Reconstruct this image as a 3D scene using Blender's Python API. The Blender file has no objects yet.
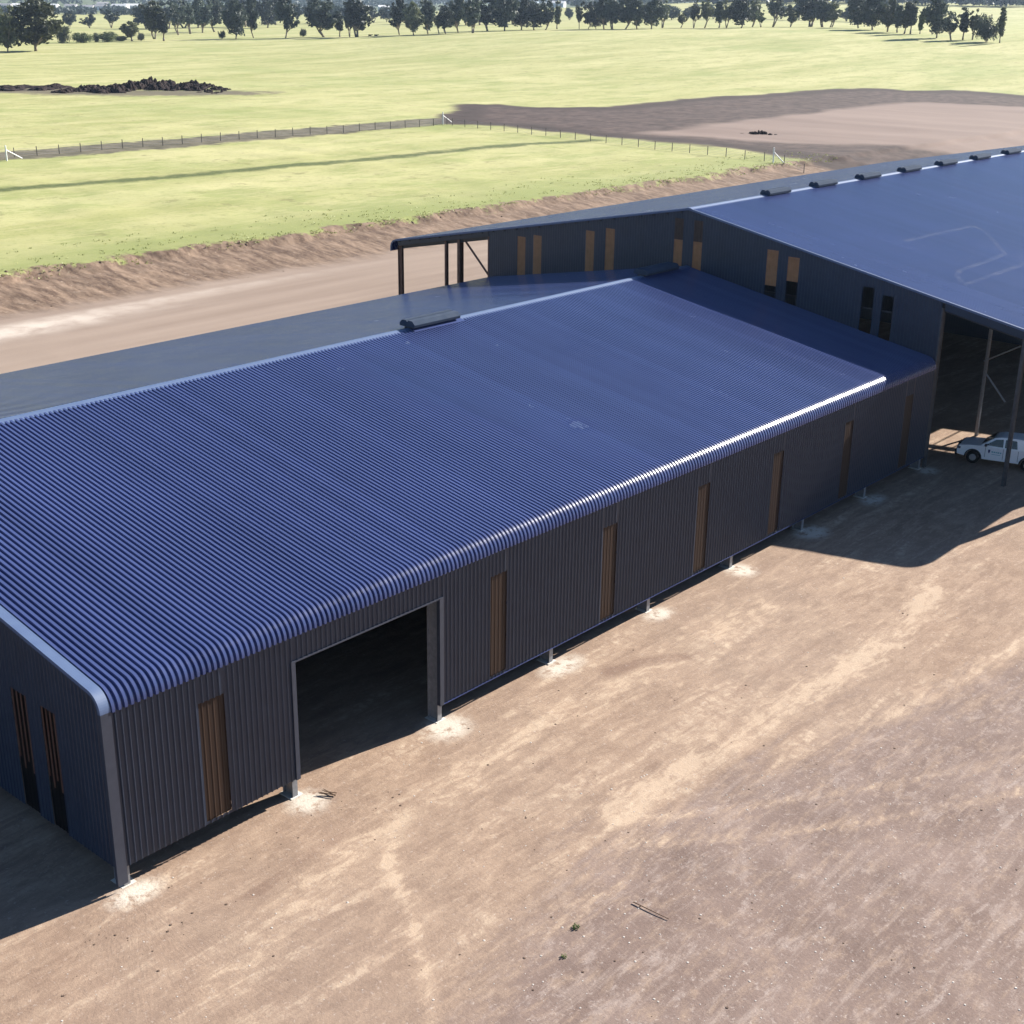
import bpy, math, random
import numpy as np
from mathutils import Vector, Matrix, noise
random.seed(7)
rng = np.random.default_rng(7)
S = 0.875                      # survey units to metres (one frame bay of the sheds = 8 units = 7 m)
sc = bpy.context.scene
COL = sc.collection
PI = math.pi

# ------------------------------------------------------------------ materials
MATS = {}
class NT:
    def __init__(s, name):
        m = bpy.data.materials.new(name); m.use_nodes = True
        s.m = m; s.t = m.node_tree; s.b = s.t.nodes['Principled BSDF']; s.out = s.t.nodes['Material Output']
        MATS[name] = m
    def n(s, typ, **kw):
        x = s.t.nodes.new(typ)
        for k, v in kw.items():
            if k == 'ins':
                for a, b in v.items(): x.inputs[a].default_value = b
            else: setattr(x, k, v)
        return x
    def l(s, a, b): s.t.links.new(a, b)
    def coords(s, scale=(1,1,1), rot=(0,0,0), kind='Object'):
        tc = s.n('ShaderNodeTexCoord'); mp = s.n('ShaderNodeMapping')
        mp.inputs['Scale'].default_value = scale; mp.inputs['Rotation'].default_value = rot
        s.l(tc.outputs[kind], mp.inputs[0]); return mp.outputs[0]
    def noise(s, vec, scale, detail=4, rough=.55, dist=0):
        x = s.n('ShaderNodeTexNoise'); x.inputs['Scale'].default_value = scale
        x.inputs['Detail'].default_value = detail; x.inputs['Roughness'].default_value = rough
        x.inputs['Distortion'].default_value = dist
        s.l(vec, x.inputs['Vector']); return x.outputs['Fac']
    def ramp(s, fac, stops):
        r = s.n('ShaderNodeValToRGB'); e = r.color_ramp.elements
        while len(e) < len(stops): e.new(.5)
        for i, (p, c) in enumerate(stops):
            e[i].position = p
            e[i].color = (c, c, c, 1) if isinstance(c, (int, float)) else (*c, 1)
        s.l(fac, r.inputs[0]); return r.outputs[0]
    def mix(s, fac, a, b, mode='MIX'):
        x = s.n('ShaderNodeMix', data_type='RGBA', blend_type=mode)
        for i, v in ((0, fac), (6, a), (7, b)):
            if isinstance(v, (int, float)): x.inputs[i].default_value = v
            elif isinstance(v, tuple): x.inputs[i].default_value = (*v, 1)
            else: s.l(v, x.inputs[i])
        return x.outputs[2]
    def math(s, op, a, b=None, c=None, clamp=False):
        x = s.n('ShaderNodeMath', operation=op, use_clamp=clamp)
        for i, v in enumerate((a, b, c)):
            if v is None: continue
            if isinstance(v, (int, float)): x.inputs[i].default_value = v
            else: s.l(v, x.inputs[i])
        return x.outputs[0]
    def maprange(s, v, a, b, c=0, d=1):
        x = s.n('ShaderNodeMapRange'); x.interpolation_type = 'SMOOTHSTEP'
        s.l(v, x.inputs[0])
        for i, q in ((1, a), (2, b), (3, c), (4, d)): x.inputs[i].default_value = q
        return x.outputs[0]
    def attr(s, name):
        x = s.n('ShaderNodeAttribute'); x.attribute_name = name; return x.outputs['Fac']
    def bump(s, h, strength=.3, dist=.05):
        x = s.n('ShaderNodeBump'); x.inputs['Strength'].default_value = strength; x.inputs['Distance'].default_value = dist
        s.l(h, x.inputs['Height']); s.l(x.outputs[0], s.b.inputs['Normal'])
    def base(s, c):
        if isinstance(c, tuple): s.b.inputs['Base Color'].default_value = (*c, 1)
        else: s.l(c, s.b.inputs['Base Color'])

def simple(name, c1, c2, scale=3, rough=.6, spec=.4, bump=.1, metal=0, bdist=.01):
    t = NT(name); v = t.coords()
    f = t.noise(v, scale, 5)
    t.base(t.mix(t.ramp(f, [(.3, 0), (.7, 1)]), c1, c2))
    t.b.inputs['Roughness'].default_value = rough; t.b.inputs['Specular IOR Level'].default_value = spec
    t.b.inputs['Metallic'].default_value = metal
    if bump: t.bump(t.noise(v, scale*6, 3), bump, bdist)
    return t.m

def roof_metal(name, c, rough, dust=.12):
    t = NT(name); v = t.coords()
    big = t.noise(v, .12, 4)
    fine = t.noise(t.coords(scale=(1, .10, 1)), 2.2, 5, .65)
    # each lapped sheet is 0.76 m wide and takes the light a little differently
    sx = t.n('ShaderNodeSeparateXYZ'); t.l(v, sx.inputs[0])
    wn_ = t.n('ShaderNodeTexWhiteNoise', noise_dimensions='1D')
    t.l(t.math('FLOOR', t.math('MULTIPLY', sx.outputs[0], 1/.765625)), wn_.inputs['W'])
    sheet_ = wn_.outputs['Value']
    k = t.math('ADD', t.math('MULTIPLY', big, .30), t.math('MULTIPLY', sheet_, .10))
    col = t.mix(t.ramp(k, [(.10, 0), (.42, 1)]), tuple(x*.80 for x in c), tuple(x*1.22 for x in c))
    d = t.math('MULTIPLY', t.ramp(fine, [(.50, 0), (.85, 1)]), dust)
    col = t.mix(d, col, (.22, .22, .27))
    t.base(col)
    rr = t.math('ADD', t.math('MULTIPLY_ADD', t.noise(v, .7, 5), .12, rough-.09), t.math('MULTIPLY', sheet_, .025))
    t.l(rr, t.b.inputs['Roughness'])
    t.b.inputs['Specular IOR Level'].default_value = .38
    return t.m
ROOF_METAL = .0
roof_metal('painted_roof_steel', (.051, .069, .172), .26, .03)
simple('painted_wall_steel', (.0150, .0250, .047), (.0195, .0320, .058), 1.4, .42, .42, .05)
simple('flashing_steel', (.070, .105, .20), (.085, .125, .22), 2, .52, .55, .04)
simple('galvanised_steel', (.18, .185, .20), (.26, .265, .28), 6, .45, .5, .05, .3)
simple('rust_primer_steel', (.10, .045, .03), (.16, .08, .055), 4, .6, .4, .05)
simple('dark_steel', (.022, .022, .026), (.035, .034, .04), 3, .5, .4, .05)
simple('slot_shade_black', (.0025, .0025, .003), (.004, .004, .005), 4, .8, .1, 0)
simple('slat_brown', (.10, .05, .035), (.15, .08, .055), 4, .7, .2, .05)
simple('trim_steel', (.030, .036, .055), (.04, .046, .066), 4, .5, .4, .05)
simple('vent_steel', (.040, .055, .085), (.055, .070, .10), 2, .9, .04, .05)
simple('post_steel', (.05, .05, .055), (.08, .08, .085), 4, .5, .4, .05)
simple('concrete', (.50, .46, .40), (.62, .58, .52), 5, .9, .2, .4)
simple('backlit_strip_orange', (.31, .145, .065), (.40, .19, .085), 3, .7, .3, .1)  # opaque gable sheets; the glow of sun behind them is put into the colour
simple('unlit_strip_brown', (.06, .038, .028), (.08, .05, .036), 3, .7, .3, .1)
simple('bark', (.16, .13, .10), (.26, .22, .18), 3, .9, .2, .4)
simple('white_paint', (.78, .78, .76), (.82, .82, .8), 3, .5, .4, .05)
simple('picket_steel', (.05, .045, .04), (.08, .07, .06), 3, .6, .4, .05)
simple('dry_wood', (.10, .06, .04), (.17, .11, .07), 8, .9, .2, .3)
simple('clod_soil', (.022, .016, .016), (.05, .036, .032), 1.2, .95, .1, .8, 0, .1)
simple('pebble', (.38, .34, .30), (.58, .53, .48), 9, .9, .2, .2)
simple('dark_clod', (.09, .06, .045), (.16, .11, .08), 9, .9, .2, .2)
simple('house_render', (.62, .60, .56), (.75, .73, .70), .1, .8, .3, 0)
simple('house_roof', (.22, .20, .20), (.42, .40, .38), .05, .7, .3, 0)
simple('cow_hide', (.03, .022, .018), (.05, .035, .03), 2, .8, .2, .1)
# ribbed fibreglass strip in the walls
t = NT('brown_fibreglass'); v = t.coords(scale=(1, 1, .15))
t.base(t.mix(t.noise(v, 3, 4), (.026, .015, .011), (.042, .024, .017)))
t.b.inputs['Roughness'].default_value = .5; t.b.inputs['Specular IOR Level'].default_value = .25
tl = t.n('ShaderNodeBsdfTranslucent'); tl.inputs[0].default_value = (.07, .034, .02, 1)
mx = t.n('ShaderNodeMixShader'); mx.inputs[0].default_value = .15
t.l(t.b.outputs[0], mx.inputs[1]); t.l(tl.outputs[0], mx.inputs[2]); t.l(mx.outputs[0], t.out.inputs[0])
# car
t = NT('car_paint_white'); v = t.coords()
t.base(t.mix(t.noise(v, 1.5, 4), (.80, .80, .80), (.86, .86, .86)))
t.b.inputs['Roughness'].default_value = .28; t.b.inputs['Coat Weight'].default_value = .5
t = NT('car_glass'); t.base((.012, .013, .016)); t.b.inputs['Roughness'].default_value = .06
simple('black_plastic', (.012, .012, .013), (.02, .02, .021), 8, .6, .4, .1)
simple('tyre_rubber', (.012, .012, .012), (.025, .023, .02), 10, .85, .2, .2)
simple('alloy', (.35, .35, .36), (.45, .45, .46), 8, .35, .5, 0, .7)
simple('sign_navy', (.02, .03, .12), (.03, .04, .15), 8, .5, .4, 0)
simple('sign_teal', (.12, .35, .40), (.15, .40, .45), 8, .5, .4, 0)
t = NT('lamp_glass'); t.base((.10, .11, .14)); t.b.inputs['Roughness'].default_value = .1

def leaf(name, c1, c2):
    t = NT(name); v = t.coords()
    f = t.noise(v, .28, 3)
    g = t.noise(v, 2.5, 2)
    oi = t.n('ShaderNodeObjectInfo')
    col = t.mix(t.ramp(f, [(.32, 0), (.68, 1)]), c1, c2)
    col = t.mix(t.math('MULTIPLY', g, .35), col, tuple(x*1.5 for x in c2))
    hs = t.n('ShaderNodeHueSaturation'); t.l(col, hs.inputs['Color'])
    t.l(t.math('MULTIPLY_ADD', oi.outputs['Random'], 1.1, .65), hs.inputs['Value'])
    t.l(hs.outputs[0], t.b.inputs['Base Color'])
    t.b.inputs['Roughness'].default_value = .6; t.b.inputs['Specular IOR Level'].default_value = .3
    tl = t.n('ShaderNodeBsdfTranslucent'); t.l(hs.outputs[0], tl.inputs[0])
    mx = t.n('ShaderNodeMixShader'); mx.inputs[0].default_value = .25
    t.l(t.b.outputs[0], mx.inputs[1]); t.l(tl.outputs[0], mx.inputs[2]); t.l(mx.outputs[0], t.out.inputs[0])
    return t.m
leaf('gum_leaves', (.018, .028, .024), (.055, .068, .048))
leaf('olive_leaves', (.04, .05, .028), (.095, .105, .055))
leaf('young_leaves', (.06, .085, .03), (.12, .15, .06))
leaf('far_leaves', (.02, .034, .035), (.045, .062, .05))
leaf('weed_leaves', (.05, .08, .02), (.09, .12, .04))
leaf('grass_blades', (.30, .35, .11), (.42, .42, .17))

# ------------------------------------------------------------------ object helpers
def tag(o, label=None, cat=None, group=None, kind=None):
    if label: o['label'] = label
    if cat: o['category'] = cat
    if group: o['group'] = group
    if kind: o['kind'] = kind
    return o
def empty(name, loc, label, cat, group=None, rz=0):
    o = bpy.data.objects.new(name, None); COL.objects.link(o)
    o.location = Vector(loc)*S; o.rotation_euler = (0, 0, rz); o.empty_display_size = .5
    return tag(o, label, cat, group)
class MB:
    """collects faces in survey units; build() makes ONE mesh object. o = origin of the parent thing"""
    def __init__(s): s.v = []; s.f = []
    def add(s, vs, fs):
        k = len(s.v); s.v += [tuple(q) for q in vs]; s.f += [tuple(i+k for i in f) for f in fs]; return s
    def box(s, x0, x1, y0, y1, z0, z1):
        vs = [(x, y, z) for z in (z0, z1) for y in (y0, y1) for x in (x0, x1)]
        return s.add(vs, [(0,2,3,1),(4,5,7,6),(0,1,5,4),(2,6,7,3),(0,4,6,2),(1,3,7,5)])
    def beam(s, a, b, w, h=None, up=(0,0,1)):
        h = h or w; a, b = Vector(a), Vector(b); d = (b-a).normalized(); up = Vector(up)
        if abs(d.dot(up)) > .98: up = Vector((1,0,0))
        r = d.cross(up).normalized(); u = r.cross(d)
        vs = [p + r*(w/2*i) + u*(h/2*j) for p in (a, b) for i, j in ((-1,-1),(1,-1),(1,1),(-1,1))]
        return s.add(vs, [(0,1,2,3),(7,6,5,4),(0,4,5,1),(1,5,6,2),(2,6,7,3),(3,7,4,0)])
    def ibeam(s, a, b, depth, w, t=.05, up=(0,0,1)):
        """I section, depth measured along 'up'"""
        a, b = Vector(a), Vector(b); d = (b-a).normalized(); up = Vector(up); up = (up-d*up.dot(d)).normalized()
        o = up*(depth/2-t/2)
        s.beam(a+o, b+o, w, t, up); s.beam(a-o, b-o, w, t, up); s.beam(a, b, t, depth-2*t-.004, up); return s
    def tube(s, a, b, r0, r1, n=8, cap=True):
        a, b = Vector(a), Vector(b); d = (b-a).normalized(); up = Vector((0,0,1)) if abs(d.z) < .95 else Vector((1,0,0))
        r = d.cross(up).normalized(); u = r.cross(d); vs = []
        for p, q in ((a, r0), (b, r1)):
            for i in range(n): an = 2*PI*i/n; vs.append(p + (r*math.cos(an)+u*math.sin(an))*q)
        fs = [(i, (i+1)%n, n+(i+1)%n, n+i) for i in range(n)]
        if cap: fs += [tuple(range(n-1, -1, -1)), tuple(range(n, 2*n))]
        return s.add(vs, fs)
    def prism(s, prof, x0, x1, axis='x'):
        n = len(prof); vs = []
        for x in (x0, x1):
            for (a, b) in prof: vs.append((x, a, b) if axis == 'x' else (a, x, b))
        fs = [(i, (i+1)%n, n+(i+1)%n, n+i) for i in range(n)] + [tuple(range(n-1, -1, -1)), tuple(range(n, 2*n))]
        return s.add(vs, fs)
    def build(s, name, mat, parent=None, smooth=False, o=(0,0,0), bevel=0):
        me = bpy.data.meshes.new(name)
        me.from_pydata([((x-o[0])*S, (y-o[1])*S, (z-o[2])*S) for x, y, z in s.v], [], s.f)
        me.materials.append(MATS[mat]); me.validate(); me.update()
        import bmesh
        bm = bmesh.new(); bm.from_mesh(me); bmesh.ops.recalc_face_normals(bm, faces=bm.faces)
        if bevel: bmesh.ops.bevel(bm, geom=bm.edges[:], offset=bevel*S, segments=2, affect='EDGES', clamp_overlap=True)
        bm.to_mesh(me); bm.free()
        if smooth: me.shade_smooth()
        ob = bpy.data.objects.new(name, me); COL.objects.link(ob)
        if parent is not None: ob.parent = parent
        else: ob.location = Vector(o)*S
        return ob
def npmesh(name, V, F, mat, smooth=False, attrs=None, parent=None, nside=4):
    """V metres (n,3), F (m,nside)"""
    me = bpy.data.meshes.new(name); V = np.asarray(V, np.float32); F = np.asarray(F, np.int32)
    me.vertices.add(len(V)); me.vertices.foreach_set('co', V.ravel())
    me.loops.add(F.size); me.loops.foreach_set('vertex_index', F.ravel())
    me.polygons.add(len(F)); me.polygons.foreach_set('loop_start', np.arange(len(F), dtype=np.int32)*nside)
    me.polygons.foreach_set('use_smooth', np.full(len(F), smooth))
    me.update(calc_edges=True); me.validate()
    for k, a in (attrs or {}).items():
        at = me.attributes.new(k, 'FLOAT', 'POINT'); at.data.foreach_set('value', np.asarray(a, np.float32))
    me.materials.append(MATS[mat])
    ob = bpy.data.objects.new(name, me); COL.objects.link(ob)
    if parent is not None: ob.parent = parent
    return ob

# ------------------------------------------------------------------ camera
CP = np.array([-21.304, -36.628, 29.762]); YAW, PIT, ROL, FPX = math.radians(40.980), math.radians(20.666), math.radians(.819), 1342.287
cf = np.array([math.cos(PIT)*math.cos(YAW), math.cos(PIT)*math.sin(YAW), -math.sin(PIT)])
r0 = np.array([math.sin(YAW), -math.cos(YAW), 0]); u0 = np.cross(r0, cf)
cr = math.cos(ROL)*r0 + math.sin(ROL)*u0; cu = -math.sin(ROL)*r0 + math.cos(ROL)*u0
cam = bpy.data.cameras.new('camera'); co = bpy.data.objects.new('camera', cam); COL.objects.link(co)
co.matrix_world = Matrix(((cr[0], cu[0], -cf[0], CP[0]*S), (cr[1], cu[1], -cf[1], CP[1]*S), (cr[2], cu[2], -cf[2], CP[2]*S), (0,0,0,1)))
cam.sensor_width = 36; cam.lens = 36*FPX/1024; cam.clip_end = 40000; cam.clip_start = .5
sc.camera = co
def unp(x, y, z=0.0, axis=2):
    d = cf + cr*(x-512)/FPX - cu*(y-512)/FPX
    return CP + d*((z-CP[axis])/d[axis])

# ------------------------------------------------------------------ light
SUN_EL, SUN_AZ = math.radians(29.3), math.radians(-10.5)     # azimuth measured from +X
sd = Vector((math.cos(SUN_EL)*math.cos(SUN_AZ), math.cos(SUN_EL)*math.sin(SUN_AZ), math.sin(SUN_EL)))
sl = bpy.data.lights.new('sun', 'SUN'); sl.energy = 5.0; sl.angle = math.radians(.53); sl.color = (1, .95, .87)
so = bpy.data.objects.new('sun', sl); COL.objects.link(so)
so.rotation_euler = sd.to_track_quat('Z', 'Y').to_euler(); so.location = (60, -40, 90)
w = bpy.data.worlds.new('World'); sc.world = w; w.use_nodes = True
wn = w.node_tree; bg = wn.nodes['Background']; st = wn.nodes.new('ShaderNodeTexSky'); st.sky_type = 'NISHITA'
st.sun_disc = False; st.sun_elevation = SUN_EL
st.sun_rotation = math.radians(90) - SUN_AZ                 # rotation runs clockwise from +Y
st.air_density = 1.0; st.dust_density = .3; st.ozone_density = 5.5
wn.links.new(st.outputs[0], bg.inputs[0]); bg.inputs[1].default_value = .052
sc.view_settings.view_transform = 'Standard'; sc.view_settings.look = 'None'
sc.view_settings.exposure = 1.50; sc.view_settings.gamma = 1
sc.render.resolution_x = sc.render.resolution_y = 1024
sc.render.engine = 'CYCLES'
sc.cycles.volume_bounces = 0; sc.cycles.volume_step_rate = 4

# ------------------------------------------------------------------ terrain
def vnoise(x, y, seed=0):
    """smooth value noise on arrays"""
    xi = np.floor(x).astype(np.int64); yi = np.floor(y).astype(np.int64); fx = x-xi; fy = y-yi
    fx = fx*fx*(3-2*fx); fy = fy*fy*(3-2*fy)
    def h(a, b):
        n = (a*374761393 + b*668265263 + seed*1442695041) & 0x7fffffff
        n = ((n ^ (n >> 13))*1274126177) & 0x7fffffff
        return ((n ^ (n >> 16)) & 0xffff)/65535.0
    return (h(xi, yi)*(1-fx)+h(xi+1, yi)*fx)*(1-fy) + (h(xi, yi+1)*(1-fx)+h(xi+1, yi+1)*fx)*fy
def fbm(x, y, oct=4, seed=0):
    a = 0.; amp = .5
    for i in range(oct): a = a + amp*vnoise(x*2**i, y*2**i, seed+i); amp *= .5
    return a/(1-.5**oct)
def sstep(x, a, b):
    t = np.clip((x-a)/(b-a), 0, 1); return t*t*(3-2*t)
PXA = lambda px: YAW-math.atan((px-512)/FPX)
RA = sorted((PXA(px), v) for px, v in [(-300, .5), (0, 1), (120, 1.5), (230, 3), (350, 5.5), (450, 9), (560, 12), (680, 14.5), (800, 16.5), (1000, 17), (1400, 16)])
RB = sorted((PXA(px), v) for px, v in [(-300, 3), (0, 3), (300, 4), (450, 9), (560, 14), (750, 27), (1000, 23), (1400, 20)])
def height(x, y):
    x = np.asarray(x, float); y = np.asarray(y, float)
    bx = (fbm(x*.16, y*.03, 3, 5)-.5)*3.2
    z = 1.15*sstep(y+bx, 88.5, 98.5) + .85*sstep(y+bx, 97.6, 99.6)
    onbank = sstep(y+bx, 88, 91)*(1-sstep(y+bx, 99.5, 101.5))
    gul = np.abs(fbm(x*1.1+y*.45, y*.05, 3, 9)-.5)*2
    z = z - onbank*(.11*(1-sstep(gul, 0, .30))) + onbank*(fbm(x*.9, y*.9, 3, 4)-.5)*.18
    z = z + sstep(y, 98, 110)*(fbm(x*.12, y*.12, 3, 2)-.5)*.5
    z = z + (fbm(x*.35, y*.35, 3, 8)-.5)*.10*(1-sstep(y, 60, 90))
    # heap of dug soil lies on bare ground; far country rises
    dx = x-CP[0]; dy = y-CP[1]; D = np.hypot(dx, dy); az = np.arctan2(dy, dx)
    z = z + np.interp(az, [a for a, _ in RA], [b for _, b in RA])*sstep(D, 420, 950)
    z = z + np.interp(az, [a for a, _ in RB], [b for _, b in RB])*sstep(D, 1300, 2500)
    ridge = np.interp(az, [-1.2, .4, .7, .9, 1.0, 1.3, 2.2], [30, 12, 14, 24, 46, 60, 40])
    z = z + ridge*sstep(D, 2700, 5600)*(.75+.5*fbm(x*.0012, y*.0012, 3, 3))
    z = z + sstep(D, 300, 900)*(fbm(x*.006, y*.006, 3, 21)-.5)*1.6
    return z
def gz(x, y): return float(height(np.array([x]), np.array([y]))[0])
def ground_at(px, py):
    d = cf + cr*(px-512)/FPX - cu*(py-512)/FPX; d = d/np.hypot(d[0], d[1])
    T = np.geomspace(20, 9500, 1500); P = CP+d*T[:, None]; below = P[:, 2] < height(P[:, 0], P[:, 1])
    k = int(np.argmax(below)) if below.any() else 1400
    a, b = T[max(k-1, 0)], T[k]
    for _ in range(14):
        c = (a+b)/2; q = CP+d*c
        if q[2] < gz(q[0], q[1]): b = c
        else: a = c
    q = CP+d*b; return q[0], q[1]
def geo(a, b, d0, g):
    out = [a]; d = d0
    while (out[-1] < b if b > a else out[-1] > b):
        out.append(out[-1] + (d if b > a else -d)); d *= g
    return out
def line(*segs):
    s = set()
    for g in segs: s.update(np.round(g, 3).tolist())
    return np.array(sorted(s))
gx = line(geo(-12, -10500, 1.5, 1.12)[1:], np.arange(-12, 76, .35), np.arange(76, 240, .8), geo(240, 10500, 1.6, 1.045))
gy = line(geo(-22, -10500, 2, 1.2)[1:], np.arange(-22, 1, .35), np.arange(1, 86, 1.5), np.arange(86, 104, .5), np.arange(104, 240, 1.5), geo(240, 10500, 2.2, 1.045))
GX, GY = np.meshgrid(gx, gy)
X = GX.ravel(); Y = GY.ravel(); Z = height(X, Y)
def inpoly(x, y, P):
    c = np.zeros(len(x), bool); n = len(P)
    for i in range(n):
        x1, y1 = P[i]; x2, y2 = P[(i+1) % n]
        k = ((y1 > y) != (y2 > y)) & (x < (x2-x1)*(y-y1)/((y2-y1) or 1e-9)+x1); c ^= k
    return c
def pdist(x, y, P, closed=True):
    d = np.full(len(x), 1e9); n = len(P)
    for i in range(n if closed else n-1):
        a = np.array(P[i]); b = np.array(P[(i+1) % n]); ab = b-a
        t = np.clip(((x-a[0])*ab[0]+(y-a[1])*ab[1])/(ab@ab), 0, 1)
        d = np.minimum(d, np.hypot(x-a[0]-t*ab[0], y-a[1]-t*ab[1]))
    return d
def sdf(P):
    d = pdist(X, Y, P); return np.where(inpoly(X, Y, P), -d, d)
GA = lambda l: [ground_at(*q) for q in l]
PAD2 = GA([(440,119),(446,111),(453,104),(500,104),(540,107),(610,107),(672,99),(767,94),(823,89),(870,88),(916,90),(970,91),(1024,95),(1120,104),(1300,140)])+[(640,40),(216,40),(219,89)]+GA([(767,154),(684,144),(620,139),(560,132),(500,126),(443,124)])
PAD2I = GA([(640,133),(700,125),(794,114),(870,106),(917,102),(1024,107),(1150,125)])+[(600,30),(262,30)]+GA([(976,156),(840,145),(740,140)])
TRACK = [(60,206),(110,207),(130,206),(156,207),(186,209),(234,212)]
MOUNDP = [(196,395),(210,360),(228,338),(262,320),(276,326),(262,350),(240,366),(225,400),(205,430)]
a_bank = np.where(Y < 600, (Y + (fbm(X*.16, Y*.03, 3, 5)-.5)*3.2) - 99.8, 500)     # <0 dirt side, >0 grass
a_pad2 = sdf(PAD2); a_pad2i = sdf(PAD2I)
a_track = pdist(X, Y, TRACK, False) - 8.0
a_mound = sdf(MOUNDP)
a_strip = pdist(X, Y, [(60,164),(86,162.5),(108,160),(150,157.5),(198,157),(222,153)], False)
NT_Y = np.interp(X, [-40, 0, 4, 8, 13, 21, 30, 38, 60, 90], [-17, -15.5, -13.6, -12.2, -11.4, -12.6, -14.6, -17.0, -20, -24])
a_front = Y - NT_Y                                                                   # >0 tan, <0 purple
TR1 = [(2.0,-13.6),(4.2,-11),(6.0,-8.4),(7.4,-5.8),(9.6,-4.2)]
p1 = [tuple(unp(x, y)[:2]) for x, y in [(1100,765),(1024,790),(930,812),(840,826),(740,838),(660,842),(590,850)]]
p2 = [tuple(unp(x, y)[:2]) for x, y in [(1060,745),(1000,762),(900,782),(800,800),(700,812),(610,820)]]
p3 = [tuple(unp(x, y)[:2]) for x, y in [(230,980),(300,900),(380,830),(470,770),(560,715),(640,672),(760,605)]]
p4 = [tuple(unp(x, y)[:2]) for x, y in [(620,812),(700,756),(800,700),(880,650),(935,590)]]
p5 = [tuple(unp(x, y)[:2]) for x, y in [(880,722),(940,690),(1000,655),(1060,615)]]
near = (X > -15) & (X < 90) & (Y > -30) & (Y < 5)
def nd(P, w):
    r = np.full(len(X), 9.); r[near] = pdist(X[near], Y[near], P, False); return np.exp(-(r/w)**2)
a_tr = np.clip(.7*nd(TR1, .30) + .5*nd(p1, .30) + .45*nd(p2, .28) + .55*nd(p3, 1.0) + .85*nd(p4, .85) + .8*nd(p5, .40) + .30*np.exp(-((Y+7.5)/4.2)**2)*sstep(X, 2, 8)*(1-sstep(X, 44, 52)), 0, 1)
a_tr = a_tr*np.clip(.35+1.1*fbm(X*.30, Y*1.1, 3, 61), .3, 1.05)
p6 = [tuple(unp(x, y)[:2]) for x, y in [(560,800),(640,745),(740,690),(820,640)]]
p7 = [tuple(unp(x, y)[:2]) for x, y in [(690,655),(640,662),(610,672)]]
p8 = [tuple(unp(x, y)[:2]) for x, y in [(240,905),(290,868),(350,830)]]
a_dk = np.clip(.5*nd(p6, .4) + .9*nd(p7, .6) + .6*nd(p8, .4) + .5*nd([tuple(unp(x, y)[:2]) for x, y in [(370,850),(440,810)]], .5), 0, 1)
a_pale = np.exp(-((X-43)/14.)**2 - ((Y-82)/2.5)**2) + .6*np.exp(-((X-62)/22.)**2 - ((Y-84.5)/1.0)**2)
a_cem = np.zeros(len(X))
for k in range(9):
    cx_, cy_ = 8*k+.12, -.50
    ph = k*1.7; dd = np.hypot((X-cx_)*(.75+.2*math.sin(ph)), (Y-cy_)*(1.0+.25*math.cos(ph)))
    a_cem = np.maximum(a_cem, np.clip(1.75-1.75*dd, 0, 1.1))
V = np.stack([X*S, Y*S, Z*S], 1)
ny, nx = GX.shape
idx = np.arange(nx*ny).reshape(ny, nx)
F = np.stack([idx[:-1, :-1].ravel(), idx[:-1, 1:].ravel(), idx[1:, 1:].ravel(), idx[1:, :-1].ravel()], 1)

t = NT('ground_surface')
P = t.coords()
nA = t.noise(P, .35, 6, .6); nB = t.noise(P, 2.2, 6, .65); nC = t.noise(P, .05, 5, .6); nF = t.noise(P, 9, 4, .7)
Pst = t.coords(scale=(.13, 1, 1), rot=(0, 0, math.radians(7)))
stk = t.noise(Pst, .95, 7, .68, .6)
Pst2 = t.coords(scale=(.10, 1, 1), rot=(0, 0, math.radians(-12)))
stk2 = t.noise(Pst2, 2.4, 6, .7, .4)
# trafficked dirt in front
tan = t.mix(t.ramp(stk, [(.36, 0), (.62, 1)]), (.195, .128, .090), (.280, .193, .136))
mot = t.noise(t.coords(scale=(.45, 1, 1), rot=(0, 0, math.radians(5))), 1.3, 9, .78, .3)
tan = t.mix(t.math('MULTIPLY', t.ramp(mot, [(.50, 0), (.57, 1)]), .42), tan, (.36, .258, .182))
tan = t.mix(t.math('MULTIPLY', t.ramp(mot, [(.38, 1), (.46, 0)]), .45), tan, (.180, .115, .082))
tan = t.mix(t.math('MULTIPLY', t.ramp(nC, [(.35, 0), (.65, 1)]), .55), tan, (.245, .180, .140))
purp = t.mix(t.ramp(nA, [(.35, 0), (.68, 1)]), (.155, .109, .091), (.215, .157, .132))
purp = t.mix(t.math('MULTIPLY', t.ramp(stk2, [(.52, 0), (.72, 1)]), .6), purp, (.32, .25, .21))
purp = t.mix(t.math('MULTIPLY', t.ramp(mot, [(.53, 0), (.62, 1)]), .6), purp, (.32, .255, .22))
purp = t.mix(t.math('MULTIPLY', t.ramp(t.noise(P, 3.0, 9, .8), [(.56, 0), (.63, 1)]), .5), purp, (.38, .315, .28))
jit = t.math('MULTIPLY_ADD', t.math('SUBTRACT', stk, .5), 11, t.math('MULTIPLY', t.math('SUBTRACT', nB, .5), 3))
ff = t.maprange(t.math('ADD', t.attr('front'), jit), -1.8, 2.2)
dirt = t.mix(ff, purp, tan)
nT = t.noise(t.coords(scale=(.38, 1, 1), rot=(0, 0, math.radians(8))), 2.3, 9, .74, .5)
ts = t.math('MULTIPLY_ADD', t.attr('tracks'), .38, t.math('MULTIPLY_ADD', t.math('SUBTRACT', nT, .5), 1.25, .5))
dirt = t.mix(t.math('MULTIPLY', t.ramp(ts, [(.50, 0), (.78, 1)]), .60), dirt, (.36, .262, .188))
dirt = t.mix(t.math('MULTIPLY', t.ramp(ts, [(.70, 0), (.84, 1)]), .70), dirt, (.43, .325, .235))
dmp = t.math('MULTIPLY_ADD', t.attr('damp'), .45, nT)
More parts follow.
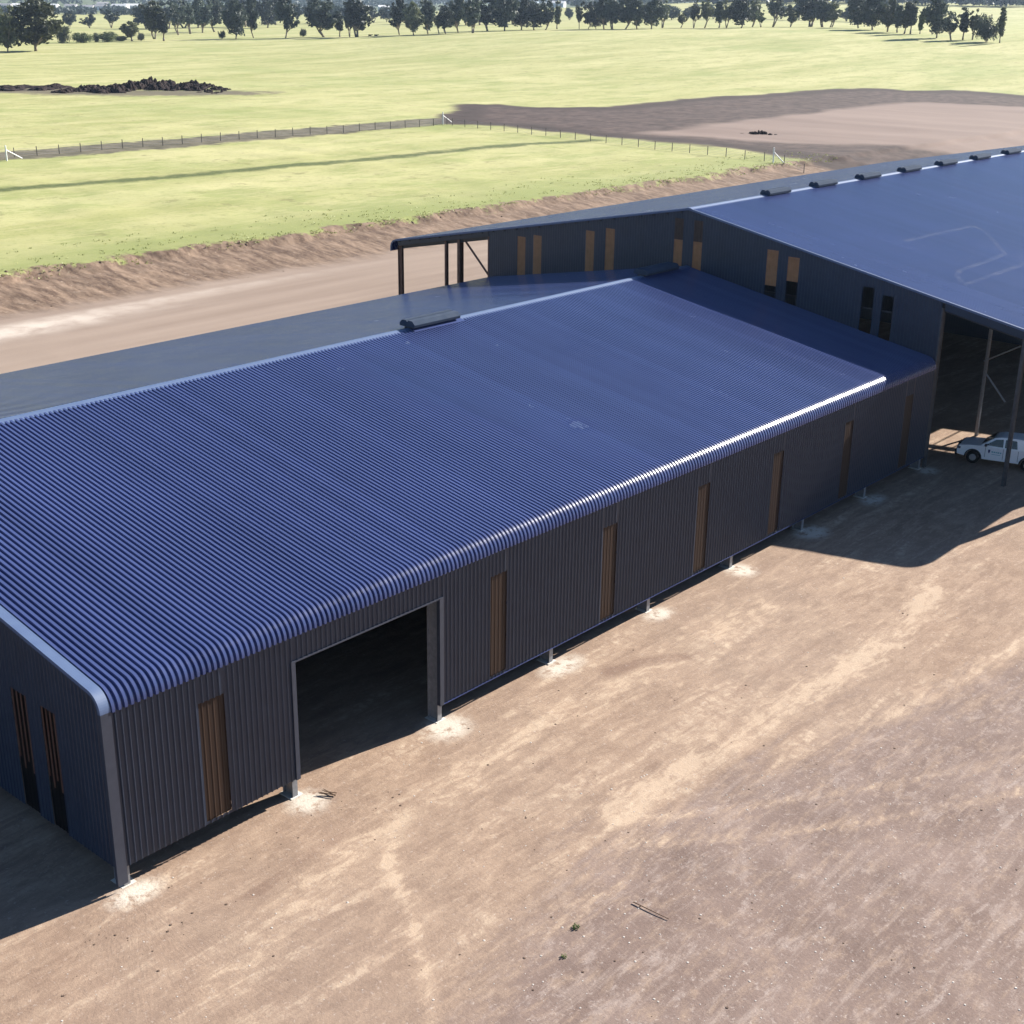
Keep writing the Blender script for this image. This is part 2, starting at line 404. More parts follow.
dirt = t.mix(t.math('MULTIPLY', t.ramp(dmp, [(.66, 0), (.82, 1)]), .6), dirt, (.150, .092, .070))
# scattered pale crusts among the wheel marks
cr1 = t.math('MULTIPLY', t.ramp(stk, [(.53, 0), (.66, 1)]), t.ramp(nB, [(.44, 0), (.60, 1)]))
dirt = t.mix(t.math('MULTIPLY', t.math('MULTIPLY', cr1, ff), .8), dirt, (.46, .355, .26))
wear = t.ramp(t.noise(P, 5.5, 3, .8), [(.60, 0), (.70, 1)])
dirt = t.mix(t.math('MULTIPLY', wear, .35), dirt, (.52, .45, .40))
dirt = t.mix(t.math('MULTIPLY', t.attr('cement'), t.ramp(nB, [(.36, 0), (.50, 1)]), clamp=True), dirt, (.50, .44, .37))
dirt = t.mix(t.math('MULTIPLY', t.ramp(nF, [(.25, 1), (.42, 0)]), .45), dirt, (.13, .09, .07))
# graded pad behind the sheds
back = t.mix(t.ramp(t.noise(t.coords(scale=(.08, 1, 1)), .25, 5), [(.35, 0), (.65, 1)]), (.215, .160, .125), (.275, .212, .168))
back = t.mix(t.math('MULTIPLY', t.attr('pale'), t.ramp(nA, [(.3, .2), (.6, 1)]), clamp=True), back, (.50, .43, .365))
dirt = t.mix(t.maprange(t.attr('yy'), 25, 40), dirt, back)
# bank
bank = t.mix(t.ramp(t.noise(t.coords(scale=(1, .22, 1), rot=(0, 0, math.radians(-25))), 1.1, 7, .75), [(.40, 0), (.60, 1)]), (.095, .062, .045), (.225, .158, .112))
bank = t.mix(t.math('MULTIPLY', t.ramp(nB, [(.58, 0), (.70, 1)]), .5), bank, (.42, .33, .25))
dirt = t.mix(t.maprange(t.math('MULTIPLY_ADD', nA, 5, t.attr('bank')), -11.5, -6.5), dirt, bank)
# paddock grass
Pg = t.coords(scale=(.22, 1, 1), rot=(0, 0, math.radians(-38)))
g1 = t.noise(Pg, .06, 6, .62); g2 = t.noise(Pg, .5, 5, .7); g3 = t.noise(P, 1.4, 5, .75)
grass = t.mix(t.ramp(g1, [(.34, 0), (.64, 1)]), (.280, .280, .110), (.405, .378, .185))
grass = t.mix(t.math('MULTIPLY', t.ramp(g2, [(.50, 0), (.72, 1)]), .6), grass, (.42, .375, .19))
grass = t.mix(t.math('MULTIPLY', t.ramp(g3, [(.30, 1), (.48, 0)]), .55), grass, (.15, .18, .05))
grass = t.mix(t.math('MULTIPLY', t.ramp(t.noise(P, .018, 6, .65), [(.50, 0), (.66, 1)]), .5), grass, (.20, .24, .075))
g4 = t.noise(t.coords(scale=(.5, 1, 1), rot=(0, 0, math.radians(-38))), .16, 7, .72)
grass = t.mix(t.math('MULTIPLY', t.ramp(g4, [(.40, 1), (.50, 0)]), .55), grass, (.205, .235, .075))
grass = t.mix(t.math('MULTIPLY', t.ramp(t.noise(P, .22, 8, .75), [(.585, 0), (.64, 1)]), .6), grass, (.165, .155, .065))
edge = t.maprange(t.math('MULTIPLY_ADD', nA, -16, t.attr('bank')), -8, 14, 1, 0)
grass = t.mix(t.math('MULTIPLY', edge, .8), grass, (.200, .222, .078))
st_ = t.maprange(t.math('MULTIPLY_ADD', nA, 5, t.attr('strip')), 3.2, 6.2, 1, 0)
grass = t.mix(t.math('MULTIPLY', t.math('MULTIPLY', st_, t.ramp(nB, [(.3, .55), (.5, 1)])), .98), grass, (.070, .088, .030))
far = t.maprange(t.attr('dist'), 2300, 3000)
col = t.mix(t.maprange(t.math('ADD', t.math('MULTIPLY', t.math('SUBTRACT', nA, .5), 9), t.math('MULTIPLY_ADD', t.math('SUBTRACT', nB, .5), 5, t.attr('bank'))), -.9, .6), dirt, grass)
# bare workings
dk = t.mix(t.ramp(nA, [(.35, 0), (.65, 1)]), (.042, .029, .026), (.095, .067, .057))
tf = t.maprange(t.math('MULTIPLY_ADD', t.math('SUBTRACT', nA, .5), 8, t.attr('track')), -1.5, 1.2, 1, 0)
col = t.mix(t.math('MULTIPLY', tf, .92), col, t.mix(t.ramp(nA, [(.38, 0), (.62, 1)]), (.065, .055, .043), (.135, .115, .088)))
pf = t.maprange(t.math('MULTIPLY_ADD', t.math('SUBTRACT', nC, .5), 14, t.attr('padtwo')), -2.5, 2, 1, 0)
col = t.mix(pf, col, dk)
rim = t.maprange(t.math('ABSOLUTE', t.math('MULTIPLY_ADD', t.math('SUBTRACT', nC, .5), 10, t.math('ADD', t.attr('padtwo'), 6))), 0, 8, 1, 0)
col = t.mix(t.math('MULTIPLY', rim, t.ramp(nA, [(.35, 0), (.6, .8)])), col, (.020, .015, .013))
pi_ = t.maprange(t.math('MULTIPLY_ADD', t.math('SUBTRACT', nC, .5), 12, t.attr('padin')), -4, 3, 1, 0)
inner = t.mix(t.ramp(t.noise(t.coords(scale=(1, .15, 1)), .08, 5), [(.35, 0), (.65, 1)]), (.172, .125, .104), (.215, .160, .133))
col = t.mix(pi_, col, inner)
mf = t.maprange(t.math('MULTIPLY_ADD', t.math('SUBTRACT', nA, .5), 26, t.attr('mound')), -5, 6, 1, 0)
col = t.mix(t.math('MULTIPLY', mf, .85), col, (.095, .075, .060))
col = t.mix(t.math('MULTIPLY', far, .85), col, (.07, .095, .055))
t.base(col)
t.b.inputs['Roughness'].default_value = .95; t.b.inputs['Specular IOR Level'].default_value = .15
hh = t.math('ADD', t.math('MULTIPLY', nB, .6), t.math('MULTIPLY', nF, .4))
t.bump(hh, .55, .07)
gr = npmesh('ground', V, F, 'ground_surface', True, dict(bank=a_bank, padtwo=a_pad2, padin=a_pad2i, track=a_track, mound=a_mound,
     strip=a_strip, front=a_front, tracks=a_tr, damp=a_dk, cement=a_cem, pale=a_pale, yy=Y, dist=np.hypot(X-CP[0], Y-CP[1])))
tag(gr, kind='structure')

# ------------------------------------------------------------------ sheds
W, HE, HR = 41.054, 7.731, 11.355; LX = 64.2; GXW = 64.46       # small shed
YA, ZA, YT, ZT = 20.527, 15.69, 52.75, 9.55                      # big shed
YF = -10.8; LX2 = GXW+96
PITCH = .25
PRW = ((0,0),(.155,0),(.19,1),(.21,1),(.25,0))
def arc_path(p0, p1, p2, r, n=7):
    """polyline p0 -> fillet at p1 -> p2 in (y,z)"""
    a, b, c = Vector(p0), Vector(p1), Vector(p2); d1 = (a-b).normalized(); d2 = (c-b).normalized()
    ang = d1.angle(d2); tl = r/math.tan(ang/2); s, e = b+d1*tl, b+d2*tl
    cen = b + (d1+d2).normalized()*(r/math.sin(ang/2)); out = [a]
    v0 = s-cen; v1 = e-cen; A = v0.angle(v1)
    for i in range(n+1):
        f = i/n; out.append(cen + (v0*math.sin((1-f)*A) + v1*math.sin(f*A))/math.sin(A))
    out.append(c); return out
def sheet(path, x0, x1, depth=.10, phase=0, prof=((0,0),(.10,0),(.135,1),(.205,1),(.24,0))):
    """trapezoid ribbed sheeting swept along a (y,z) path; ribs repeat along x. returns verts/quads arrays"""
    P = [Vector(p) for p in path]; N = []
    for i in range(len(P)):
        a = P[max(i-1, 0)]; b = P[min(i+1, len(P)-1)]; d = (b-a).normalized(); N.append(Vector((-d.y, d.x)))
    xs = []; hs = []; x = x0
    while x < x1-1e-6:
        for u, h in prof[:-1]:
            if x+u < x1: xs.append(x+u); hs.append(h*depth)
        x += PITCH
    xs.append(x1); hs.append(0)
    xs = np.array(xs); hs = np.array(hs); n = len(xs); V = []
    for p, q in zip(P, N):
        V.append(np.stack([xs, p.x+q.x*hs, p.y+q.y*hs], 1))
    V = np.concatenate(V); k = len(P)
    I = np.arange(n*k).reshape(k, n)
    F = np.stack([I[:-1, :-1].ravel(), I[:-1, 1:].ravel(), I[1:, 1:].ravel(), I[1:, :-1].ravel()], 1)
    return V, F
def sheet_obj(name, parts, mat, parent, smooth_curve=False):
    Vs, Fs, k = [], [], 0
    for V, F in parts: Vs.append(V); Fs.append(F+k); k += len(V)
    return npmesh(name, np.concatenate(Vs)*S, np.concatenate(Fs), mat, False, parent=parent)
PR = ((0,0),(.05,0),(.085,1),(.20,1),(.235,0),(.25,0))
def wall_sheet_y(x, y0, y1, zb, ztop, xdir=-1, depth=.022, step=.25):
    """vertical ribbed sheeting in the plane x=const; ztop a function of y"""
    ys = []; hs = []; y = y0
    while y < y1-1e-6:
        for u, h in PRW[:-1]:
            if y+u < y1: ys.append(y+u); hs.append(h*depth*xdir)
        y += step
    ys.append(y1); hs.append(0); n = len(ys)
    V = np.array([(x+h, y, zb(y) if callable(zb) else zb) for y, h in zip(ys, hs)] + [(x+h, y, ztop(y)) for y, h in zip(ys, hs)])
    i = np.arange(n-1); F = np.stack([i, i+1, n+i+1, n+i], 1)
    return V, F

GAP = .87
small = empty('steel_shed', (0, 0, 0), 'long low navy blue ribbed steel shed with curved eave and open doorway, in the foreground', 'shed')
# roof: front slope + curved eave drop, back slope + curved eave
EZ = 7.10
front_path = arc_path((.35, 6.9), (0, 0), (0, 0), .1) if False else None
fp = arc_path((W/2, HR), (0, HE), (0, EZ), .70, 14)
bp_ = arc_path((W, EZ), (W, HE), (W/2, HR), .70, 14)
fp = [Vector((p.x, p.y)) for p in fp]
sheet_obj('roof', [sheet(list(reversed(fp)), 0.12, LX+.2, prof=PR), sheet([Vector((p.x, p.y)) for p in reversed(bp_)], 0.12, LX+.2, prof=PR)], 'painted_roof_steel', small)
# front wall below the eave, in runs between the fibreglass strips and the doorway
PAN = [4.27, 20.0, 28.25, 36.5, 44.2, 52.6, 60.9]; PW = .575; PZ0, PZ1 = 1.0, 5.98
DX0, DX1, DZ = 8.15, 16.2, 6.0
fw = []
def run(x0, x1, z0, z1): fw.append(sheet([Vector((-.004, z0)), Vector((-.004, z1))], x0, x1, prof=PRW, depth=.052))
def snap(x): return round(x/PITCH)*PITCH
xs = [0.12]
cuts = [(c-PW, c+PW, 'p') for c in PAN] + [(DX0, DX1, 'd')]
cuts.sort(); x = .12
for a, b, k in cuts:
    run(x, a, GAP, EZ); run(a, b, PZ1 if k == 'p' else DZ, EZ)
    if k == 'p': run(a, b, GAP, PZ0)
    x = b
run(x, LX+.2, GAP, EZ)
for V_, F_ in fw: V_[:, 1] *= 1
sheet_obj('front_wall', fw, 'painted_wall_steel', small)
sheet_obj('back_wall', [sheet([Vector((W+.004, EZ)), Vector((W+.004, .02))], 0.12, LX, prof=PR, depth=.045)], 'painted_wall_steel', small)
for i, (a, b, k) in enumerate(cuts):
    if k == 'p':
        V_, F_ = sheet([Vector((.035, PZ0-.02)), Vector((.035, PZ1+.02))], a-.02, b+.02, prof=PRW, depth=.012)
        sheet_obj('fibreglass_strip', [(V_, F_)], 'brown_fibreglass', small)
def zr(y): return HR - abs(y-W/2)*(HR-HE)/(W/2)
def end_top(y):                                   # underside of the barge line with the eave curve
    d = min(y, W-y)
    base = zr(y) - .04
    if d < .70: base = min(base, HE-.70+math.sqrt(max(0, .70**2-(.70-d)**2))*1.10)
    return base
endp = []
for k in range(5):
    endp += [(snap(3.75+8.25*k), .5), (snap(5.65+8.25*k), .55)]
ew = []; y = 0.02
for c, h in endp:
    if c-h < 0 or c+h > W-.5: continue
    ew.append(wall_sheet_y(-.10, y, c-h, GAP-.05, end_top)); ew.append(wall_sheet_y(-.10, c-h, c+h, lambda q: 5.9, end_top)); y = c+h
ew.append(wall_sheet_y(-.10, y, W-.02, GAP-.05, end_top))
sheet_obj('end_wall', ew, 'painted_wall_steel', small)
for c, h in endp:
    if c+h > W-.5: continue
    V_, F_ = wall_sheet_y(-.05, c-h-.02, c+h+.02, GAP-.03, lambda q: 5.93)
    sheet_obj('slot_shade_sheet', [(V_, F_)], 'slot_shade_black', small)  # black sheet standing in for the shade inside the slots
    for q in range(4):
        m = MB(); yb = c-h+.10+q*(2*h-.2)/3; m.box(-.105, -.08, yb-.035, yb+.035, 3.0 if q % 2 else 2.6, 5.9); m.build('slat', 'slat_brown', small)
# barge flashing and corner flashing
def flash(path, x0, x1, lift=.07, drop=.0):
    m = MB(); P = [Vector(p) for p in path]
    for off in (lift,):
        pts = []
        for i in range(len(P)):
            a = P[max(i-1, 0)]; b = P[min(i+1, len(P)-1)]; d = (b-a).normalized(); n = Vector((-d.y, d.x)); pts.append(P[i]+n*off)
        vs = [(x, p.x, p.y) for p in pts for x in (x0, x1)]
        m.add(vs, [(2*i, 2*i+1, 2*i+3, 2*i+2) for i in range(len(P)-1)])
        # outer down-turned leg
        vs = []
        for i in range(len(P)):
            a = P[max(i-1, 0)]; b = P[min(i+1, len(P)-1)]; d = (b-a).normalized(); n = Vector((-d.y, d.x))
            vs += [(x0, pts[i].x, pts[i].y), (x0, (pts[i]-n*.15).x, (pts[i]-n*.15).y)]
        m.add(vs, [(2*i, 2*i+1, 2*i+3, 2*i+2) for i in range(len(P)-1)])
    return m
fl = list(reversed([Vector((p.x, p.y)) for p in arc_path((W/2, HR), (0, HE), (0, .25), .70, 12)]))
flash(fl[:2], -.25, .16).build('corner_flashing', 'trim_steel', small)  # upright end of the same flashing, coloured darker for its shaded face
flash(fl[1:], -.25, .16).build('barge_flashing', 'flashing_steel', small)
fb = [Vector((p.x, p.y)) for p in arc_path((W/2, HR), (W, HE), (W, .25), .70, 12)]
flash(fb, -.25, .16, .07).build('barge_flashing', 'flashing_steel', small)
# ridge cap
def ridge(x0, x1, y, z, sl, w, t=.075):
    m = MB(); pr = [(y-w, z-w*sl+t), (y-.12, z+t+.03), (y+.12, z+t+.03), (y+w, z-w*sl+t)]
    lo = [(y+w, z-w*sl+.0), (y-w, z-w*sl+.0)]
    m.prism(pr+lo, x0, x1); return m
SL1 = (HR-HE)/(W/2)
ridge(-.26, LX+.2, W/2, HR, SL1, .42).build('ridge_cap', 'flashing_steel', small)
def vent(par, x0, x1, y, z, sl, w=.62):
    m = MB()
    m.prism([(y-w*.62, z-.1), (y-w*.62, z+.28), (y+w*.62, z+.28), (y+w*.62, z-.1)], x0+.15, x1-.15)
    b = m.build('ridge_vent', 'dark_steel', par)
    c = MB(); c.prism([(y-w, z+.2), (y-w*1.05, z+.36), (y-w*.72, z+.58), (y-.1, z+.6), (y-.06, z+.52), (y+.06, z+.52), (y+.1, z+.6), (y+w*.72, z+.58), (y+w*1.05, z+.36), (y+w, z+.2)], x0, x1)
    c.build('vent_cap', 'vent_steel', b)
    c = MB(); c.add([(x0-.02, y-.85*w-.2, z-.85*w*sl+.085), (x1+.3, y-.85*w-.2, z-.85*w*sl+.085), (x1+.3, y-w*.6, z+.12), (x0-.02, y-w*.6, z+.12)], [(0,1,2,3)])
    c.build('vent_apron', 'painted_roof_steel', b)
vent(small, 34.6, 38.6, W/2, HR, SL1); vent(small, 58.4, 62.4, W/2, HR, SL1)
# columns, footings, jamb and sill trims
for k in range(9):
    x = k*8.0+.02 if k else .22
    if k == 1: x = 8.02
    if k == 2: x = 16.3
    for yy, sgn in ((.42, 1), (W-.42, -1)):
        m = MB(); m.ibeam((x, yy, 0), (x, yy, HE-.45), .62, .26, .04, up=(0, 1, 0)); m.build('column', 'galvanised_steel', small)
    m = MB(); m.ibeam((x, .42, HE-.45), (x, W/2, HR-.42), .5, .22, .04); m.ibeam((x, W/2, HR-.42), (x, W-.42, HE-.45), .5, .22, .04); m.build('rafter', 'dark_steel', small)
    m = MB(); fx = x+.04; m.prism([(.02, -.1), (.04, .02), (.80, .02), (.84, -.1)], fx-.3, fx+.3)
    m.build('footing', 'concrete', small)
for i in range(16):
    y = .9+i*1.28; z = zr(y)-.13
    for yy in (y, W-y): m = MB(); m.box(.2, LX, yy-.05, yy+.05, z-.14, z); m.build('purlin', 'dark_steel', small)
for z in (1.1, 2.7, 4.3, 5.9):
    for a, b, y0, z1 in (((.3, DX0-.1, .06, z), (DX1+.1, LX, .06, z)) if z < 5.8 else ((.3, LX, .06, z+.2),))+((.3, LX, W-.14, z),):
        m = MB(); m.box(a, b, y0, y0+.08, z1-.05, z1+.05); m.build('girt', 'dark_steel', small)
d = MB(); d.box(DX0-.16, DX0+.04, -.075, .12, GAP-.02, DZ+.06); d.box(DX1-.04, DX1+.20, -.075, .12, GAP-.02, DZ+.06)
d.box(DX0+.043, DX1-.043, -.07, .11, DZ, DZ+.06)
d.build('door_frame', 'trim_steel', small)
m = MB(); m.box(DX1+.202, LX, -.062, -.02, GAP-.02, GAP+.012)
m.build('base_flashing', 'painted_roof_steel', small)

# ---- big shed
big = empty('machinery_shed', (GXW, YA, 0), 'large navy gabled steel shed with a row of ridge vents, behind the low shed', 'shed')
O = (0, 0, 0)
def place(obj):                                    # geometry authored in world units, parent sits at the gable foot
    obj.location = (-GXW*S, -YA*S, 0); return obj
SL2 = (ZA-ZT)/(YT-YA)
ZF = ZA-(YA-YF)*SL2
def zb(y): return ZA - abs(y-YA)*SL2
xo = GXW-.22
fpa = arc_path((YA, ZA), (YF, ZF), (YF, ZF-.9), .7)
bpa = arc_path((YA, ZA), (YT, ZT), (YT, ZT-.9), .7)
# unseen opening added in the front slope to throw sun patches on the floor
HX0, HX1 = GXW-.22+.25*98, GXW-.22+.25*122; HY0, HY1 = -4.3, -.7
ridge_to = lambda y0, y1: [Vector((y0, zb(y0))), Vector((y1, zb(y1)))]
eavef = list(reversed([Vector((p.x, p.y)) for p in fpa]))
parts = [sheet(eavef[:-1]+[Vector((YA, ZA))], xo, HX0, prof=PR), sheet(eavef[:-1]+[Vector((YA, ZA))], HX1, LX2, prof=PR),
         sheet(eavef[:-1]+[Vector((HY0, zb(HY0)))], HX0, HX1, prof=PR), sheet([Vector((HY1, zb(HY1))), Vector((YA, ZA))], HX0, HX1, prof=PR),
         sheet([Vector((p.x, p.y)) for p in bpa], xo, LX2, prof=PR)]
place(sheet_obj('roof', parts, 'painted_roof_steel', big))
gw = []
y = .06
gpairs = [(5.5, .45), (4.0, .42), (13.2, .46), (11.4, .46), (21.55, .40), (19.8, .40), (29.9, .43), (28.1, .45), (37.3, .44), (35.45, .44)]
cl0, cl1 = .08, 40.9
def under(y): return zb(y)-.06
cs = sorted((snap(c)-h, snap(c)+h) for c, h in gpairs)
strips = {5.5: (0, 0), 4.0: (0, 0), 13.2: (1.95, 13.55), 11.4: (.9, 13.3), 21.55: (0, 13.3), 19.8: (0, 13.45), 29.9: (0, 12.95), 28.1: (0, 13.4), 37.3: (0, 11.65), 35.45: (0, 12.05)}
y = cl0
for a, b in cs:
    gw.append(wall_sheet_y(GXW, y, a, GAP, under))
    y = b
gw.append(wall_sheet_y(GXW, y, cl1, GAP, under))
tops = {}
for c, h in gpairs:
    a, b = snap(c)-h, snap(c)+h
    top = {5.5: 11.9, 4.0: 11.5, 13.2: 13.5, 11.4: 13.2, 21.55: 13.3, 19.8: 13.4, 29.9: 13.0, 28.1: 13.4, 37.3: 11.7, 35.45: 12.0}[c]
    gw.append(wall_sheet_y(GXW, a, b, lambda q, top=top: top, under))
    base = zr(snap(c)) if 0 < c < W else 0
    mat = 'backlit_strip_orange'
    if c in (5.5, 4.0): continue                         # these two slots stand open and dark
    lo = {13.2: base+.85, 11.4: base+1.7}.get(c, base-1.2)  # two sheets cut short where the painted glow ends
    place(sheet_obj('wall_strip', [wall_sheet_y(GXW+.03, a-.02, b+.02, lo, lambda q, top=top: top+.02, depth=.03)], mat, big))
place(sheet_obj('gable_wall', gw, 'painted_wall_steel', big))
for c, h in ((21.55, .40), (19.8, .40)):                 # upper parts under the apex, coloured darker as unlit from behind
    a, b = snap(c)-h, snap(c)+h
    place(sheet_obj('unlit_wall_strip', [wall_sheet_y(GXW-.012, a, b, 13.32, lambda q: 14.9, depth=.03)], 'unlit_strip_brown', big))
# rake flashing
def rake(path, x0, x1):
    return flash(path, x0, x1, .08)
place(rake(list(eavef), xo-.06, xo+.20).build('barge_flashing', 'flashing_steel', big))
place(rake([Vector((p.x, p.y)) for p in bpa], xo-.06, xo+.20).build('barge_flashing', 'flashing_steel', big))
place(ridge(xo-.07, LX2, YA, ZA, SL2, .42).build('ridge_cap', 'flashing_steel', big))
vx = [74.1, 81.9, 90.0, 98.2, 106.2, 114.3, 122.3, 130.3]
grp = MB()
for a in vx:
    n0 = len(COL.objects)
    pre = set(COL.objects); vent(big, a+.9, a+4.2, YA, ZA-.12, SL2, .46)
    for ob in set(COL.objects)-pre:
        if ob.parent == big: place(ob)
# frames: columns on both outer rows and gable posts
for k in range(0, 12):
    x = GXW+.25+8*k
    for yy in (YF+.75, YT-.75):
        m = MB(); m.ibeam((x, yy, 0), (x, yy, ZT-.4), .5, .26, .05, up=(0, 1, 0)); place(m.build('column', 'rust_primer_steel', big))
    m = MB(); m.ibeam((x, YF+.75, zb(YF)-.38), (x, YA, ZA-.5), .55, .24, .05); m.ibeam((x, YA, ZA-.5), (x, YT-.75, zb(YT)-.38), .55, .24, .05)
    place(m.build('rafter', 'dark_steel', big))
for yy, w_ in ((-5.66, .22), (.02, .18), (46.15, .2), (44.57, .3), (40.98, .24)):
    m = MB(); m.ibeam((GXW+.2, yy, 0), (GXW+.2, yy, zb(yy)-.55), .3, w_, .05, up=(1, 0, 0))
    place(m.build('gable_post', 'rust_primer_steel' if yy > 40 else 'post_steel', big))
for a, b, w_, mt in (((GXW+.3, 44.1, 10.65), (GXW+.3, 41.1, 7.8), .09, 'rust_primer_steel'), ((GXW+.3, 41.1, 7.8), (GXW+.3, 44.4, 4.2), .09, 'rust_primer_steel'),
                     ((*unp(984, 361, 74.3, 0),), (*unp(1021, 346, 74.3, 0),), .07, 'galvanised_steel'), ((*unp(985, 372, 74.3, 0),), (*unp(1005, 402, 74.3, 0),), .07, 'galvanised_steel')):
    m = MB(); m.tube(a, b, w_, w_, 6); place(m.build('brace', mt, big))
for i in range(26):
    d_ = .8+i*1.27
    for yy in (YA-d_, YA+d_):
        if YF+.6 < yy < YT-.6: m = MB(); m.box(GXW-.15, LX2, yy-.05, yy+.05, zb(yy)-.2, zb(yy)-.04); place(m.build('purlin', 'dark_steel', big))
# far end wall and part-height rear sheeting keep the interior dark
place(sheet_obj('end_wall', [wall_sheet_y(LX2, YF+.4, YT-.4, 0, under, 1)], 'painted_wall_steel', big))
place(sheet_obj('rear_wall', [sheet([Vector((W+.02, zb(W)-.3)), Vector((W+.02, GAP))], GXW+16, LX2, prof=PR)], 'painted_wall_steel', big))
place(sheet_obj('partition_wall', [wall_sheet_y(GXW+40, YF+9, W, .3, lambda q: zb(q)-.6, -1)], 'painted_wall_steel', big))
# opening surround on the gable
m = MB(); m.box(GXW-.07, GXW+.06, -.04, .075, GAP, 11.25); place(m.build('opening_jamb', 'post_steel', big))
m = MB(); m.ibeam((74.3, .4, 0), (74.3, .4, 11.2), .2, .2, .05, up=(1, 0, 0)); place(m.build('inner_column', 'galvanised_steel', big))
m = MB(); 
yy0, yy1 = YF+.8, -.16
m.add([(GXW-.06, yy0, zb(yy0)-.1), (GXW-.06, yy1, zb(yy1)-.1), (GXW-.06, yy1, zb(yy1)-.62), (GXW-.06, yy0, zb(yy0)-.62),
       (GXW+.06, yy0, zb(yy0)-.1), (GXW+.06, yy1, zb(yy1)-.1), (GXW+.06, yy1, zb(yy1)-.62), (GXW+.06, yy0, zb(yy0)-.62)],
      [(0,1,2,3),(7,6,5,4),(0,4,5,1),(3,2,6,7),(0,3,7,4),(1,5,6,2)])
place(m.build('gable_beam', 'painted_wall_steel', big)); m = MB()
yy0, yy1 = 40.92, YT-.7
m.add([(GXW-.06, yy0, zb(yy0)-.1), (GXW-.06, yy1, zb(yy1)-.1), (GXW-.06, yy1, zb(yy1)-.5), (GXW-.06, yy0, zb(yy0)-.5),
       (GXW+.06, yy0, zb(yy0)-.1), (GXW+.06, yy1, zb(yy1)-.1), (GXW+.06, yy1, zb(yy1)-.5), (GXW+.06, yy0, zb(yy0)-.5)],
      [(0,1,2,3),(7,6,5,4),(0,4,5,1),(3,2,6,7),(0,3,7,4),(1,5,6,2)])
place(m.build('gable_beam', 'painted_wall_steel', big))
for z in (3.2, 5.6, 8.0, 10.4):
    m = MB(); m.box(GXW+.06, GXW+.14, .2, 40.8, z-.06, z+.06); place(m.build('girt', 'dark_steel', big))
# dusty foot-trail dried on the roof sheets
def on_roof(px, py):
    d = cf + cr*(px-512)/FPX - cu*(py-512)/FPX
    # z = ZA - (YA-y)*SL2 + .09
    tt = (ZA-(YA-CP[1])*SL2+.125-CP[2])/(d[2]-d[1]*SL2); return Vector(CP+d*tt)
t = NT('dried_dust'); v = t.coords(); t.base(t.mix(t.noise(v, 3, 4), (.26, .28, .36), (.34, .35, .42))); t.b.inputs['Roughness'].default_value = .9
al = t.ramp(t.noise(v, 1.1, 4, .8), [(.36, .0), (.66, .10)]); t.l(al, t.b.inputs['Alpha'])
for tr in ([(973,226),(985,231),(996,243),(1005,254),(985,262),(960,270),(957,276),(964,285)], [(964,285),(990,276),(1030,262),(1060,252)], [(905,241),(940,233),(973,226)]):
    pts = [on_roof(*q) for q in tr]; m = MB(); vs = []
    for i, p in enumerate(pts):
        d_ = (pts[min(i+1, len(pts)-1)]-pts[max(i-1, 0)]).normalized(); sd_ = d_.cross(Vector((0, 0, 1))).normalized()
        w_ = .2; a = p+sd_*w_; b = p-sd_*w_
        a.z = ZA-abs(YA-a.y)*SL2+.125; b.z = ZA-abs(YA-b.y)*SL2+.125; vs += [a, b]
    m.add(vs, [(2*i, 2*i+1, 2*i+3, 2*i+2) for i in range(len(pts)-1)]); place(m.build('dust_trail', 'dried_dust', big))

# ------------------------------------------------------------------ ute (front points to +Y, its left side faces the camera)
UW = 1.08; wf = unp(970.5, 463.5); wr = unp(1027, 473)
ang = math.atan2(wf[1]-wr[1], wf[0]-wr[0])
fwd = Vector((math.cos(ang), math.sin(ang), 0)); lft = Vector((-math.sin(ang), math.cos(ang), 0))
# local: x forward, y left; origin mid-wheelbase on the ground
WB = 3.68
org = (Vector((wf[0], wf[1], 0))+Vector((wr[0], wr[1], 0)))/2 - lft*UW
ute = empty('ute', (org.x, org.y, 0.04), 'white ute with rear canopy and dark wheel arches, parked in the large shed', 'ute', rz=ang)
def side(prof, y0, y1, inset=0, cx=0, zc=1): 
    m = MB(); m.prism(prof, y0, y1, 'y'); return m
hw = WB/2
def arch(cx, r, n=9): return [(cx+r*math.cos(PI*i/(n-1)), .42+r*math.sin(PI*i/(n-1))) for i in range(n)]
low = [(2.95, .55), (2.98, .95), (2.86, 1.18), (2.2, 1.30), (1.28, 1.37), (-3.08, 1.42), (-3.12, .62)] 
low += [(-hw-.58, .48)] + [(-hw+.56*math.cos(PI-PI*i/8), .48+.56*math.sin(PI-PI*i/8)) for i in range(9)] + [(hw-.58, .42)] + [(hw+.56*math.cos(PI-PI*i/8), .46+.56*math.sin(PI-PI*i/8)) for i in range(9)]
b = side(low, -UW+.02, UW-.02).build('body', 'car_paint_white', ute, bevel=.03)
cab = MB()
def loft(m, st):                                    # stations: (x, half width bottom, z bottom, half width top, z top)
    vs = []
    for x, wb, z0, wt, z1 in st: vs += [(x, -wb, z0), (x, -wt, z1), (x, wt, z1), (x, wb, z0)]
    n = len(st); fs = []
    for i in range(n-1):
        a = 4*i; fs += [(a, a+1, a+5, a+4), (a+1, a+2, a+6, a+5), (a+2, a+3, a+7, a+6), (a+3, a, a+4, a+7)]
    fs += [(3, 2, 1, 0), (4*n-4, 4*n-3, 4*n-2, 4*n-1)]
    return m.add(vs, fs)
loft(cab, [(-3.05, 1.02, 1.40, .92, 2.0), (-2.9, 1.02, 1.40, .90, 2.12), (-.9, 1.02, 1.38, .86, 2.16), (.15, 1.02, 1.36, .84, 2.10), (.55, 1.02, 1.36, .84, 2.0), (1.42, .98, 1.34, .96, 1.38)])
cab.build('cabin', 'car_paint_white', ute, bevel=.03)
